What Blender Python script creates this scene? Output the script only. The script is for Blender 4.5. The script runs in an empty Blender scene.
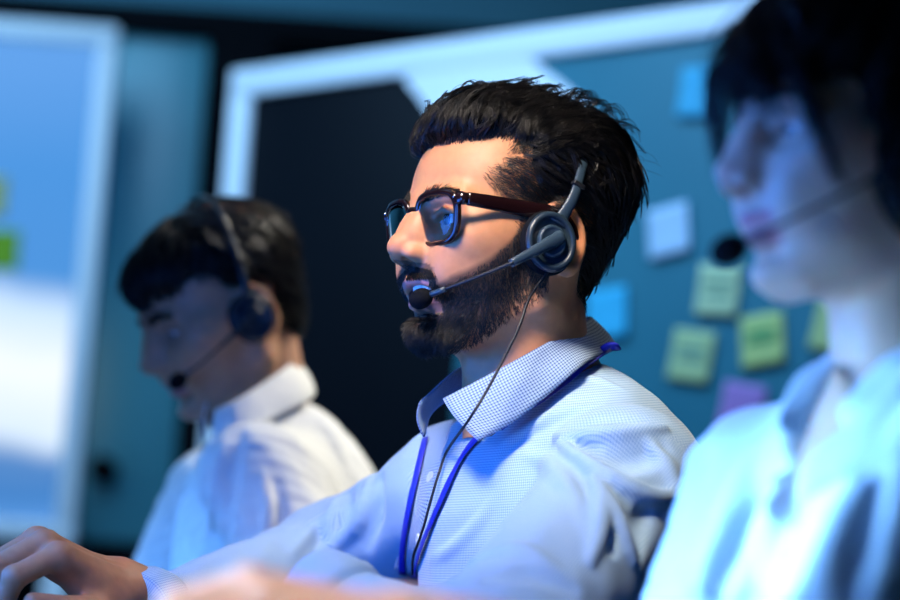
import bpy, math, random
import numpy as np
from mathutils import Vector, Matrix
random.seed(7); rng = np.random.default_rng(7)
C = bpy.context.scene.collection
R = math.radians
f32 = np.float32

# ------------------------------------------------------------------ camera frame
FPX = 2803.0
PITCH, ROLL = R(8.0), R(4.0)
CAM = np.array([0.0, 0.0, 0.80])
_F = np.array([0, math.cos(PITCH), math.sin(PITCH)])
_r0 = np.array([1.0, 0, 0]); _u0 = np.array([0, -math.sin(PITCH), math.cos(PITCH)])
_R = math.cos(ROLL) * _r0 + math.sin(ROLL) * _u0
_U = -math.sin(ROLL) * _r0 + math.cos(ROLL) * _u0

def P(px, py, d):
    """the point of the place seen at (px, py) of the photograph, d metres away"""
    return CAM + d * (_F + (px - 450) / FPX * _R + (300 - py) / FPX * _U)

def proj(p):
    q = np.asarray(p, float) - CAM
    d = q @ _F
    return (450 + FPX * (q @ _R) / d, 300 - FPX * (q @ _U) / d, d)

def nrm(v):
    v = np.asarray(v, float)
    return v / np.linalg.norm(v)

class Frame:
    """origin + forward / left / up axes; local units are millimetres"""
    def __init__(s, o, yaw, pitch=0.0, roll=0.0):
        # yaw: degrees the figure turns from facing image-left towards the camera
        f = np.array([-math.cos(R(yaw)), -math.sin(R(yaw)), 0.0]); u = np.array([0, 0, 1.0])
        l = np.cross(u, f)
        a = R(pitch); f, u = math.cos(a) * f - math.sin(a) * u, math.cos(a) * u + math.sin(a) * f   # + pitch = nose down
        b = R(roll); l, u = math.cos(b) * l + math.sin(b) * u, math.cos(b) * u - math.sin(b) * l
        s.o = np.asarray(o, float); s.M = np.stack([f, l, u])
    def w(s, p):
        return s.o + (np.asarray(p, float) * .001) @ s.M
    def loc(s, p):
        return ((np.asarray(p, float) - s.o) @ s.M.T) * 1000

# ------------------------------------------------------------------ scene tree
def setp(o, label=None, cat=None, group=None, kind=None):
    if label: o['label'] = label
    if cat: o['category'] = cat
    if group: o['group'] = group
    if kind: o['kind'] = kind
    return o

def empty(name, loc, label, cat, group=None):
    o = bpy.data.objects.new(name, None); C.objects.link(o)
    o.location = Vector(loc); o.empty_display_size = .05
    return setp(o, label, cat, group)

def mk(name, V, F, mat, parent=None, smooth=True, attrs=None, origin=None):
    """one mesh object. V (n,3) world metres; F: (m,4)/(m,3) array or list of index lists"""
    V = np.asarray(V, float)
    if parent is not None: org = np.array(parent['_o'] if '_o' in parent else parent.location)
    else: org = np.asarray(origin, float) if origin is not None else np.array([V[:, 0].mean(), V[:, 1].mean(), V[:, 2].min()])
    me = bpy.data.meshes.new(name)
    if isinstance(F, np.ndarray):
        k = F.shape[1]
        me.vertices.add(len(V)); me.vertices.foreach_set('co', (V - org).astype(f32).ravel())
        me.loops.add(F.size); me.loops.foreach_set('vertex_index', F.astype(np.int32).ravel())
        me.polygons.add(len(F)); me.polygons.foreach_set('loop_start', np.arange(0, F.size, k, dtype=np.int32))
        me.update(calc_edges=True); me.validate()
    else:
        me.from_pydata((V - org).tolist(), [], [list(map(int, q)) for q in F]); me.update()
    me.polygons.foreach_set('use_smooth', np.full(len(me.polygons), smooth))
    for an, av in (attrs or {}).items():
        av = np.asarray(av, f32)
        if av.ndim == 1:
            at = me.attributes.new(an, 'FLOAT', 'POINT'); at.data.foreach_set('value', av)
        else:
            at = me.attributes.new(an, 'FLOAT_VECTOR', 'POINT'); at.data.foreach_set('vector', av.ravel())
    if mat is not None: me.materials.append(mat)
    o = bpy.data.objects.new(name, me); C.objects.link(o)
    if parent is not None:
        o.parent = parent
        o['_o'] = [float(x) for x in org]
    else:
        o.location = Vector(org); o['_o'] = [float(x) for x in org]
    return o

def join(*parts):
    Vs, Fs, n = [], [], 0
    for V, F in parts:
        Vs.append(np.asarray(V, float))
        Fs += [[i + n for i in q] for q in (F.tolist() if isinstance(F, np.ndarray) else F)]
        n += len(V)
    return np.concatenate(Vs), Fs

# ------------------------------------------------------------------ shape makers
def tube(pts, rad, n=10, cap=True, flat=None, up=(0, 0, 1)):
    """swept tube; flat = second radius (elliptic section), its axis nearest to 'up'"""
    pts = np.asarray(pts, float); m = len(pts)
    rad = np.full(m, rad, float) if np.isscalar(rad) else np.asarray(rad, float)
    r2 = rad if flat is None else (np.full(m, flat, float) if np.isscalar(flat) else np.asarray(flat, float))
    T = np.gradient(pts, axis=0); T /= np.linalg.norm(T, axis=1)[:, None]
    ups = np.asarray(up, float)
    if ups.ndim == 1: ups = np.tile(ups, (m, 1))
    V = []; b = None
    for i in range(m):
        u = ups[i] - (ups[i] @ T[i]) * T[i]
        if np.linalg.norm(u) < 1e-4: u = b if b is not None else np.cross(T[i], [1, .3, .2])
        u = nrm(u); s = np.cross(T[i], u); b = u
        a = np.arange(n) * 2 * math.pi / n
        V.append(pts[i] + rad[i] * np.cos(a)[:, None] * s + r2[i] * np.sin(a)[:, None] * u)
    V = np.concatenate(V)
    F = [[i * n + j, i * n + (j + 1) % n, (i + 1) * n + (j + 1) % n, (i + 1) * n + j] for i in range(m - 1) for j in range(n)]
    if cap: F += [list(range(n))[::-1], [(m - 1) * n + j for j in range(n)]]
    return V, F

def spline(pts, n):
    """Catmull-Rom through pts, n samples"""
    p = np.asarray(pts, float); p = np.vstack([2 * p[0] - p[1], p, 2 * p[-1] - p[-2]])
    t = np.linspace(0, len(p) - 3 - 1e-9, n); i = t.astype(int); u = (t - i)[:, None]
    a, b, c, d = p[i], p[i + 1], p[i + 2], p[i + 3]
    return .5 * (2 * b + (c - a) * u + (2 * a - 5 * b + 4 * c - d) * u ** 2 + (3 * b - a - 3 * c + d) * u ** 3)

def box(c, s, ax=None):
    """box with centre c, full sizes s along the rows of ax"""
    ax = np.eye(3) if ax is None else np.asarray(ax, float)
    V = np.array([[x, y, z] for x in (-.5, .5) for y in (-.5, .5) for z in (-.5, .5)]) * np.asarray(s) @ ax + np.asarray(c)
    F = [[0, 1, 3, 2], [4, 6, 7, 5], [0, 4, 5, 1], [2, 3, 7, 6], [0, 2, 6, 4], [1, 5, 7, 3]]
    return V, F

def rbox(c, s, r, ax=None, n=3):
    """box with rounded edges (r)"""
    ax = np.eye(3) if ax is None else np.asarray(ax, float)
    h = np.asarray(s, float) / 2; r = min(r, h.min() * .999)
    g = [np.concatenate([-hh + r - r * np.cos(np.linspace(0, math.pi / 2, n + 1)) * 1.0, hh - r + r * np.sin(np.linspace(0, math.pi / 2, n + 1))]) for hh in h]
    V = []; F = []; off = 0
    m = 2 * (n + 1)
    for a in range(3):
        b, c2 = (a + 1) % 3, (a + 2) % 3
        for sg in (-1, 1):
            A, B = np.meshgrid(g[b], g[c2], indexing='ij')
            q = np.zeros((m, m, 3)); q[..., a] = sg * h[a]; q[..., b] = A; q[..., c2] = B
            core = np.clip(q, -(h - r), h - r); d = q - core
            L = np.linalg.norm(d, axis=-1, keepdims=True); L[L == 0] = 1
            V.append((core + d / L * r).reshape(-1, 3))
            for i in range(m - 1):
                for j in range(m - 1):
                    f = [off + i * m + j, off + (i + 1) * m + j, off + (i + 1) * m + j + 1, off + i * m + j + 1]
                    F.append(f if sg > 0 else f[::-1])
            off += m * m
    return np.concatenate(V) @ ax + np.asarray(c), F

def ellipsoid_mesh(c, r, ax=None, nu=24, nv=14):
    ax = np.eye(3) if ax is None else np.asarray(ax, float)
    V = []; F = []
    for i in range(nv + 1):
        t = math.pi * i / nv
        for j in range(nu):
            a = 2 * math.pi * j / nu
            V.append([math.sin(t) * math.cos(a), math.sin(t) * math.sin(a), math.cos(t)])
    for i in range(nv):
        for j in range(nu):
            F.append([i * nu + j, (i + 1) * nu + j, (i + 1) * nu + (j + 1) % nu, i * nu + (j + 1) % nu])
    return np.array(V) * np.asarray(r) @ ax + np.asarray(c), F

def lathe(profile, o, ax, n=36, sx=1.0, sy=1.0):
    """profile [(radius, height)] turned about ax[2] at o; sx, sy stretch it along ax[0], ax[1]"""
    V = []; F = []; m = len(profile)
    for r, h in profile:
        for j in range(n):
            a = 2 * math.pi * j / n
            V.append([r * sx * math.cos(a), r * sy * math.sin(a), h])
    for i in range(m - 1):
        for j in range(n):
            F.append([i * n + j, i * n + (j + 1) % n, (i + 1) * n + (j + 1) % n, (i + 1) * n + j])
    F += [list(range(n))[::-1], [(m - 1) * n + j for j in range(n)]]
    return np.array(V) @ np.asarray(ax) + np.asarray(o), F

# ------------------------------------------------------------------ implicit sculpting (millimetres)
def sph(p, c, r): return np.linalg.norm(p - np.asarray(c, f32), axis=-1) - r
def ell(p, c, r, M=None):
    q = p - np.asarray(c, f32)
    if M is not None: q = q @ np.asarray(M, f32).T
    r = np.asarray(r, f32)
    k0 = np.linalg.norm(q / r, axis=-1); k1 = np.linalg.norm(q / (r * r), axis=-1) + 1e-9
    return k0 * (k0 - 1) / k1
def cap(p, a, b, ra, rb=None):
    rb = ra if rb is None else rb
    a = np.asarray(a, f32); b = np.asarray(b, f32); ab = b - a
    t = np.clip(((p - a) @ ab) / (ab @ ab), 0, 1)
    return np.linalg.norm(p - a - t[..., None] * ab, axis=-1) - (ra + (rb - ra) * t)
def chain(p, pts, rs):
    d = None
    for i in range(len(pts) - 1):
        e = cap(p, pts[i], pts[i + 1], rs[i], rs[i + 1]); d = e if d is None else np.minimum(d, e)
    return d
def smin(a, b, k):
    h = np.maximum(k - np.abs(a - b), 0) / k
    return np.minimum(a, b) - h * h * k * .25
def smax(a, b, k): return -smin(-a, -b, k)
def rotm(ax, deg):
    return np.array(Matrix.Rotation(R(deg), 3, ax))
def sym(p):
    q = p.copy(); q[..., 1] = np.abs(q[..., 1]); return q
def wob(p, seed, freq, n=6):
    """smooth noise in about -1..1"""
    g = np.random.default_rng(seed); o = 0
    for _ in range(n):
        k = g.normal(size=3) * freq; o = o + np.sin(p @ k.astype(f32) + f32(g.uniform(0, 6.28)))
    return o / n * 1.6

def grad(f, p, e=.5):
    g = np.stack([f(p + np.array(d, f32) * e) - f(p - np.array(d, f32) * e) for d in ((1, 0, 0), (0, 1, 0), (0, 0, 1))], -1)
    return g / (np.linalg.norm(g, axis=-1, keepdims=True) + 1e-9)

def polygonise(f, lo, hi, h, fix=1):
    """surface nets over the zero set of f; blocks away from the surface are skipped"""
    lo = np.asarray(lo, float); hi = np.asarray(hi, float); B = 8
    nb = np.ceil((hi - lo) / (h * B)).astype(int); n = nb * B + 1
    G = np.stack(np.meshgrid(*[lo[a] + (np.arange(nb[a]) + .5) * B * h for a in range(3)], indexing='ij'), -1).reshape(-1, 3).astype(f32)
    fc = np.concatenate([f(G[i:i + 200000]) for i in range(0, len(G), 200000)]).reshape(nb)
    big = np.where(fc < 0, -1e3, 1e3).astype(f32)
    A = np.full(n, 1e3, f32)
    A[:-1, :-1, :-1] = np.repeat(np.repeat(np.repeat(big, B, 0), B, 1), B, 2)
    act = np.argwhere(np.abs(fc) < B * h * 1.5)
    ar = np.arange(B + 1)
    L = np.stack(np.meshgrid(ar, ar, ar, indexing='ij'), -1).reshape(-1, 3)
    for s in range(0, len(act), 600):
        I = act[s:s + 600, None, :] * B + L[None]
        v = f((lo + I * h).reshape(-1, 3).astype(f32))
        I = I.reshape(-1, 3); A[I[:, 0], I[:, 1], I[:, 2]] = v
    S = A < 0
    cnt = np.zeros([m - 1 for m in n], np.int8)
    cs = [(i, j, k) for i in (0, 1) for j in (0, 1) for k in (0, 1)]
    for i, j, k in cs: cnt += S[i:n[0] - 1 + i, j:n[1] - 1 + j, k:n[2] - 1 + k]
    cell = np.argwhere((cnt > 0) & (cnt < 8))
    idx = np.full(cnt.shape, -1, np.int32); idx[tuple(cell.T)] = np.arange(len(cell))
    acc = np.zeros((len(cell), 3)); w = np.zeros(len(cell))
    for c0 in cs:
        for a in range(3):
            if c0[a]: continue
            c1 = list(c0); c1[a] = 1
            q0 = cell + c0; q1 = cell + c1
            v0 = A[tuple(q0.T)]; v1 = A[tuple(q1.T)]; x = (v0 < 0) != (v1 < 0)
            t = np.where(x, v0 / np.where(x, v0 - v1, 1), 0)
            pt = q0.astype(float); pt[:, a] += t
            acc[x] += pt[x]; w[x] += 1
    V = lo + acc / w[:, None] * h
    Fs = []
    for a in range(3):
        b, c = (a + 1) % 3, (a + 2) % 3
        sl0 = [slice(None)] * 3; sl1 = [slice(None)] * 3; sl0[a] = slice(0, -1); sl1[a] = slice(1, None)
        s0, s1 = S[tuple(sl0)], S[tuple(sl1)]
        e = np.argwhere(s0 != s1); ok = (e[:, b] > 0) & (e[:, c] > 0) & (e[:, b] < n[b] - 1) & (e[:, c] < n[c] - 1); e = e[ok]
        ins = s0[tuple(e.T)]
        q = []
        for db, dc in ((-1, -1), (0, -1), (0, 0), (-1, 0)):
            d = e.copy(); d[:, b] += db; d[:, c] += dc; q.append(idx[tuple(d.T)])
        q = np.stack(q, 1); q[~ins] = q[~ins][:, ::-1]
        Fs.append(q)
    F = np.concatenate(Fs); F = F[(F >= 0).all(1)]
    V = V.astype(f32)
    for _ in range(fix):
        for s in range(0, len(V), 300000):
            p = V[s:s + 300000]; e = h * .4
            g = np.stack([(f(p + np.array(d, f32) * e) - f(p - np.array(d, f32) * e)) / (2 * e) for d in ((1, 0, 0), (0, 1, 0), (0, 0, 1))], -1)
            st = f(p)[:, None] * g / np.maximum((g * g).sum(-1, keepdims=True), .25)
            L_ = np.linalg.norm(st, axis=1, keepdims=True); st *= np.minimum(1, h * .6 / np.maximum(L_, 1e-9))
            V[s:s + 300000] = p - st
    return V, F

def relax(V, F, it=1, k=.5):
    V = V.astype(float)
    for _ in range(it):
        S = np.zeros_like(V); n = np.zeros(len(V))
        for j in range(4):
            for o in (1, 3):
                np.add.at(S, F[:, j], V[F[:, (j + o) % 4]]); np.add.at(n, F[:, j], 1)
        V = V + k * (S / np.maximum(n, 1)[:, None] - V)
    return V

def strand_mesh(L, rad, n=3):
    """L (N,S,3) polylines, rad (N,S) radii -> one mesh of thin tapered tubes"""
    N, S, _ = L.shape
    T = np.gradient(L, axis=1); T /= np.linalg.norm(T, axis=2, keepdims=True) + 1e-12
    ref = np.where(np.abs(T[..., 2:3]) > .9, np.array([1.0, 0, 0]), np.array([0, 0, 1.0]))
    u = np.cross(T, ref); u /= np.linalg.norm(u, axis=2, keepdims=True) + 1e-12
    v = np.cross(T, u)
    a = np.arange(n) * 2 * math.pi / n
    V = L[:, :, None, :] + rad[:, :, None, None] * (np.cos(a)[None, None, :, None] * u[:, :, None, :] + np.sin(a)[None, None, :, None] * v[:, :, None, :])
    i, s, j = np.meshgrid(np.arange(N), np.arange(S - 1), np.arange(n), indexing='ij')
    b = i * S * n
    F = np.stack([b + s * n + j, b + s * n + (j + 1) % n, b + (s + 1) * n + (j + 1) % n, b + (s + 1) * n + j], -1).reshape(-1, 4)
    return V.reshape(-1, 3), F

def comb(H, roots, flow, steps, step, off, curl=.25, seed=1, lift=None):
    """strands that run along the iso-surface of H following flow(p); off (N,) height above it"""
    g = np.random.default_rng(seed); p = roots.astype(f32); N = len(p); L = [p.copy()]
    ph = g.uniform(0, 6.28, (N, 1)); fr = g.uniform(.15, .5, (N, 1)); side = g.normal(0, 1, (N, 3))
    stp = step if np.ndim(step) else np.full(N, step)
    for s in range(steps - 1):
        nv = grad(H, p); d = flow(p) + curl * np.sin(ph + s * fr) * side
        d = d - (d * nv).sum(-1, keepdims=True) * nv; d /= np.linalg.norm(d, axis=-1, keepdims=True) + 1e-9
        p = (p + d * stp[:, None]).astype(f32)
        tgt = off if lift is None else off + lift * ((s + 1) / steps) ** 2
        p = (p - (H(p) - tgt)[:, None] * grad(H, p)).astype(f32)
        L.append(p.copy())
    return np.stack(L, 1)
# ------------------------------------------------------------------ materials
def mat(name, col=(.5, .5, .5), rough=.5, metal=0, spec=.5, **kw):
    m = bpy.data.materials.new(name); m.use_nodes = True
    b = m.node_tree.nodes['Principled BSDF']
    b.inputs['Base Color'].default_value = (*col, 1); b.inputs['Roughness'].default_value = rough
    b.inputs['Metallic'].default_value = metal; b.inputs['Specular IOR Level'].default_value = spec
    for k, v in kw.items(): b.inputs[k].default_value = v
    return m
def nodes(m): return m.node_tree.nodes, m.node_tree.links, m.node_tree.nodes['Principled BSDF']
def node(m, t, **kw):
    n = m.node_tree.nodes.new(t)
    for k, v in kw.items():
        if hasattr(n, k) and k not in ('inputs',): setattr(n, k, v)
        else: n.inputs[k].default_value = v
    return n
def bump(m, scale, strength, dist=.001, detail=3, coord='Object'):
    N, Lk, b = nodes(m)
    tc = node(m, 'ShaderNodeTexCoord'); no = node(m, 'ShaderNodeTexNoise'); no.inputs['Scale'].default_value = scale; no.inputs['Detail'].default_value = detail
    bp = node(m, 'ShaderNodeBump'); bp.inputs['Strength'].default_value = strength; bp.inputs['Distance'].default_value = dist
    Lk.new(tc.outputs[coord], no.inputs['Vector']); Lk.new(no.outputs['Fac'], bp.inputs['Height']); Lk.new(bp.outputs['Normal'], b.inputs['Normal'])
    return no
def mottled(m, c1, c2, scale, detail=4):
    N, Lk, b = nodes(m)
    tc = node(m, 'ShaderNodeTexCoord'); no = node(m, 'ShaderNodeTexNoise'); no.inputs['Scale'].default_value = scale; no.inputs['Detail'].default_value = detail
    cr = node(m, 'ShaderNodeValToRGB'); cr.color_ramp.elements[0].position = .35; cr.color_ramp.elements[1].position = .65
    cr.color_ramp.elements[0].color = (*c1, 1); cr.color_ramp.elements[1].color = (*c2, 1)
    Lk.new(tc.outputs['Object'], no.inputs['Vector']); Lk.new(no.outputs['Fac'], cr.inputs['Fac']); Lk.new(cr.outputs['Color'], b.inputs['Base Color'])
    return m

def skin_mat(name, rough=.5):
    """skin whose tone comes from the 'tone' attribute of the body"""
    m = mat(name, (.6, .4, .3), rough, spec=.34)
    N, Lk, b = nodes(m)
    b.subsurface_method = 'RANDOM_WALK'
    b.inputs['Subsurface Weight'].default_value = .25; b.inputs['Subsurface Radius'].default_value = (1, .35, .2); b.inputs['Subsurface Scale'].default_value = .004
    at = node(m, 'ShaderNodeAttribute', attribute_name='tone')
    tc = node(m, 'ShaderNodeTexCoord'); no = node(m, 'ShaderNodeTexNoise'); no.inputs['Scale'].default_value = 120; no.inputs['Detail'].default_value = 5
    mx = node(m, 'ShaderNodeMix', data_type='RGBA', blend_type='OVERLAY'); mx.inputs['Factor'].default_value = .18
    Lk.new(tc.outputs['Object'], no.inputs['Vector'])
    Lk.new(at.outputs['Color'], mx.inputs[6]); Lk.new(no.outputs['Fac'], mx.inputs[7]); Lk.new(mx.outputs[2], b.inputs['Base Color'])
    n2 = node(m, 'ShaderNodeTexNoise'); n2.inputs['Scale'].default_value = 900; n2.inputs['Detail'].default_value = 2
    bp = node(m, 'ShaderNodeBump'); bp.inputs['Strength'].default_value = .12; bp.inputs['Distance'].default_value = .0006
    Lk.new(tc.outputs['Object'], n2.inputs['Vector']); Lk.new(n2.outputs['Fac'], bp.inputs['Height']); Lk.new(bp.outputs['Normal'], b.inputs['Normal'])
    return m

def hair_mat(name, c1, c2, rough=.38):
    m = mat(name, c1, rough, spec=.5)
    mottled(m, c1, c2, 60, 2)
    return m

def check_mat(name, base, line, period, width=.42, rough=.75):
    """woven micro check: fine lines along both thread directions of the 'cloth' attribute (metres)"""
    m = mat(name, base, rough, spec=.25)
    N, Lk, b = nodes(m)
    b.inputs['Sheen Weight'].default_value = .15
    at = node(m, 'ShaderNodeAttribute', attribute_name='cloth'); sp = node(m, 'ShaderNodeSeparateXYZ'); Lk.new(at.outputs['Vector'], sp.inputs[0])
    fs = []
    for ax in ('X', 'Y'):
        a = node(m, 'ShaderNodeMath', operation='DIVIDE'); a.inputs[1].default_value = period; Lk.new(sp.outputs[ax], a.inputs[0])
        fr = node(m, 'ShaderNodeMath', operation='FRACT'); Lk.new(a.outputs[0], fr.inputs[0])
        lt = node(m, 'ShaderNodeMath', operation='LESS_THAN'); lt.inputs[1].default_value = width; Lk.new(fr.outputs[0], lt.inputs[0]); fs.append(lt)
    ad = node(m, 'ShaderNodeMath', operation='ADD'); Lk.new(fs[0].outputs[0], ad.inputs[0]); Lk.new(fs[1].outputs[0], ad.inputs[1])
    hf = node(m, 'ShaderNodeMath', operation='MULTIPLY'); hf.inputs[1].default_value = .5; Lk.new(ad.outputs[0], hf.inputs[0])
    mx = node(m, 'ShaderNodeMix', data_type='RGBA'); mx.inputs[6].default_value = (*base, 1); mx.inputs[7].default_value = (*line, 1)
    Lk.new(hf.outputs[0], mx.inputs['Factor']); Lk.new(mx.outputs[2], b.inputs['Base Color'])
    return m

def emit_mat(name, col, strength):
    m = mat(name, (0, 0, 0), .5); N, Lk, b = nodes(m)
    b.inputs['Emission Color'].default_value = (*col, 1); b.inputs['Emission Strength'].default_value = strength
    return m

def lens_mat(name):
    m = bpy.data.materials.new(name); m.use_nodes = True; nt = m.node_tree; nt.nodes.clear()
    o = nt.nodes.new('ShaderNodeOutputMaterial'); t = nt.nodes.new('ShaderNodeBsdfTransparent'); g = nt.nodes.new('ShaderNodeBsdfGlossy')
    f = nt.nodes.new('ShaderNodeFresnel'); f.inputs['IOR'].default_value = 1.42; mx = nt.nodes.new('ShaderNodeMixShader')
    g.inputs['Roughness'].default_value = .03; t.inputs['Color'].default_value = (.97, .98, 1, 1)
    nt.links.new(f.outputs[0], mx.inputs[0]); nt.links.new(t.outputs[0], mx.inputs[1]); nt.links.new(g.outputs[0], mx.inputs[2]); nt.links.new(mx.outputs[0], o.inputs[0])
    return m
# ------------------------------------------------------------------ the human head (mm; x forward, y left, z up, origin between the ears)
MAN = dict(jaw=1.0, nose=1.0, mouth=1.0, brow=1.0, chin=1.0, neck=(52, 57), lid=1.0)
SQ = 1.12
def warp(p):
    """the lower face is a little shorter than the layout it is written in"""
    q = np.array(p, dtype=f32); q[..., 2] = np.where(q[..., 2] < 10, 10 + (q[..., 2] - 10) * SQ, q[..., 2]); return q
def unwarp(p):
    q = np.array(p, dtype=float); q[..., 2] = np.where(q[..., 2] < 10, 10 + (q[..., 2] - 10) / SQ, q[..., 2]); return q
def head_sdf(p, k=MAN):
    p = warp(p); q = sym(p)
    op = k['mouth']                                   # mouth opening 0..1
    dz = -5 * op; dx = -3 * op                        # the jaw drops and swings back
    d = ell(q, (-11, 0, 52), (92, 74, 77))
    d = smin(d, ell(q, (34, 0, 36), (58, 62, 62)), 22)
    d = smin(d, cap(q, (86, 6, 29), (76, 44, 31), 9 * k['brow'], 7), 14)                # brow ridge
    d = smin(d, ell(q, (42, 0, -12), (46, 57, 66)), 24)                             # middle of the face
    d = smin(d, ell(q, (61, 0, -40), (38, 37, 34)), 20)                             # muzzle
    d = smin(d, ell(q, (58, 38, -5), (25, 22, 18)), 24)                             # cheekbone
    d = smin(d, ell(q, (24, 52, 2), (46, 16, 20)), 26)
    d = smin(d, ell(q, (45, 33, -34), (36, 27, 36)), 24)                            # cheek
    jw = k['jaw']
    j = cap(q, (2, 55 * jw, -12), (10 + dx, 51 * jw, -56 + dz * .5), 15, 15)
    j = smin(j, cap(q, (10 + dx, 51 * jw, -56 + dz * .5), (70 + dx, 17, -86 + dz), 15, 15), 12)
    j = smin(j, ell(q, (79 + dx, 0, -82 + dz), (23 * k['chin'], 21, 17)), 12)
    j = smin(j, ell(q, (40 + dx, 0, -70 + dz * .7), (44, 46, 26)), 18)
    d = smin(d, j, 18)
    # neck
    n0, n1 = k['neck']
    d = smin(d, cap(q, (-7, 0, -25), k.get('nb', (-18, 0, -190)), n0, n1), 22)
    d = smin(d, cap(q, (-15, 52, -20), k.get('sc', (8, 14, -165)), 15, 12), 16)                      # sternomastoid
    d = smin(d, ell(q, (32, 0, -122), (12, 9, 14)), 14)                                 # larynx
    # eye sockets, lids
    d = smax(d, -ell(q, (97, 33, 14), (17, 19, 12)), 13)
    d = smin(d, ell(q, (68, 36, -8), (17, 19, 11)), 16)
    lids = sph(q, (73, 32, 14), 13.6)
    d = smin(d, lids, 4)
    d = smin(d, chain(q, [(87, 20, 18), (87.5, 32, 22), (78, 46, 16)], [2.0, 2.6, 2.0]), 3)     # upper lid fold
    open_ = ell(q, (86, 32.5, 13.6), (11, 13.2, 4.6 * k['lid']))
    d = smax(d, -open_, 1.2)
    # nose
    ns = k['nose']
    d = smin(d, cap(q, (90, 0, 27), (108 + 2 * ns, 0, -6), 6.0, 8.0), 10)
    d = smin(d, ell(q, (93, 9, -4), (16, 10, 24)), 12)
    d = smin(d, sph(q, (109.5 + 2 * ns, 0, -12), 10 * ns), 7)
    d = smin(d, ell(q, (101, 12.5, -17.5), (12, 7.5, 8)), 6)
    d = smin(d, cap(q, (112, 0, -19), (98, 0, -27), 4.5, 5), 4)
    d = smax(d, -ell(q, (105.5, 8, -25), (7.5, 4.3, 6.8)), 2)
    d = smax(d, -chain(q, [(91, 23.5, -10), (92, 22.5, -22)], [1.0, 1.0]), 7)                        # crease behind the wing of the nose
    # lips
    d = smin(d, chain(q, [(99.5, 0, -41.5), (96, 11, -42), (85, 24, -47 + dz * .3)], [5.6, 5.4, 3.6]), 4)
    lz = -54 + dz * 1.3
    d = smin(d, chain(q, [(95.5 + dx, 0, lz - 3), (93 + dx, 9, lz - 2.5), (85 + dx * .5, 24, -49 + dz * .4)], [6.2, 6, 3.4]), 4)
    d = smax(d, -ell(q, (93 + dx, 0, lz - 14), (10, 16, 3.2)), 8)                                 # hollow above the chin
    if op > .05:
        d = smax(d, -ell(q, (88, 0, -49.5 + dz * .55), (26, 22.5, 1.0 + 5.6 * op)), 2.5)
    else:
        d = smax(d, -chain(q, [(106, 0, -49.5), (98, 12, -49.5), (88, 25, -49)], [1.2, 1.2, .8]), 2.5)
    d = smin(d, ell(q, (80, 31, -28), (13, 11, 20)), 16)                                          # cheek beside the mouth
    # ear
    M = rotm('Z', -15) @ rotm('Y', 14)
    e = (q - np.array((-3, 75, -2), f32)) @ M.astype(f32)
    ear = ell(e, (0, 0, 0), (17, 4.5, 31))
    ear = smin(ear, sph(e, (3, 0, -28), 7), 6)
    rim = chain(e, spline([(10, 1, 10), (9, 2, 24), (0, 3, 31), (-11, 3, 25), (-17, 3, 8), (-14, 2, -12), (-4, 1, -28)], 16), np.full(16, 3.0))
    ear = smin(ear, rim, 3)
    ear = smax(ear, -ell(e, (3, 6, -4), (8, 5, 11)), 3)
    ear = smin(ear, ell(e, (12, 0, -4), (5, 4, 8)), 5)
    d = smin(d, ear, 4)
    return d

def eye_parts(fr, parent, iris_mat, white_mat, gaze=(1, 0, 0)):
    for s in (1, -1):
        c = np.array((73, 32 * s, 14.0)); g = nrm(gaze); l = nrm(np.cross((0, 0, 1), g)); ax = np.stack([l, np.cross(g, l), g])
        V, F = ellipsoid_mesh(c, (12.4, 12.4, 12.4), ax, 28, 18)
        e = mk('eye', fr.w(V), F, white_mat, parent)
        V, F = lathe([(5.9, 10.7), (5.9, 11.2), (5.0, 11.9), (2.3, 12.6), (2.2, 12.62)], c, ax, 24)
        i = mk('iris', fr.w(V), F, iris_mat, e)
        V, F = lathe([(2.4, 12.4), (2.3, 12.75), (.5, 12.9)], c, ax, 16)
        mk('pupil', fr.w(V), F, M_['black'], e)

def tone_map(V, base, lip=(.55, .22, .2), stub=None, beard=None, op=1.0):
    """skin tone per vertex (mm): lips redder, ears and nose a touch redder, beard roots darker"""
    V = warp(V); t = np.tile(np.asarray(base, float), (len(V), 1)); y = np.abs(V[:, 1])
    def mixin(w, c):
        t[:] = t * (1 - w[:, None]) + np.asarray(c) * w[:, None]
    red = np.asarray(base) * (1.05, .82, .78)
    mixin(.6 * np.exp(-((V[:, 0] - 112) ** 2 + y ** 2 + (V[:, 2] + 14) ** 2) / 320), red)
    mixin(.5 * np.exp(-(((y - 78) / 8) ** 2 + ((V[:, 0] + 10) / 18) ** 2 + (V[:, 2] / 34) ** 2)), red)
    dz = -5 * op
    u = np.exp(-np.maximum(0, np.abs(V[:, 2] + 43.5) - 2.6) ** 2 / 3) * (V[:, 0] > 88) * np.clip((25 - y) / 3, 0, 1) * (V[:, 2] < -39.5)
    lo = np.exp(-np.maximum(0, np.abs(V[:, 2] - (-56 + dz * 1.25)) - 4.6) ** 2 / 3) * (V[:, 0] > 80) * np.clip((24 - y) / 3, 0, 1)
    mixin(np.clip(u + lo, 0, 1) * .9, lip)
    inside = (V[:, 0] < 90) & (V[:, 0] > 55) & (y < 22) & (np.abs(V[:, 2] + 49.5 - dz * .55) < 7) if op > .05 else np.zeros(len(V), bool)
    mixin(inside * 1.0, (.12, .03, .03))
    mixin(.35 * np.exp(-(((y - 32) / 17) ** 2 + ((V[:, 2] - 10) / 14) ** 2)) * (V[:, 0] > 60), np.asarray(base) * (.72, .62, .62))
    if beard is not None: mixin(beard(V) * .8, stub)
    return t
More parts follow.
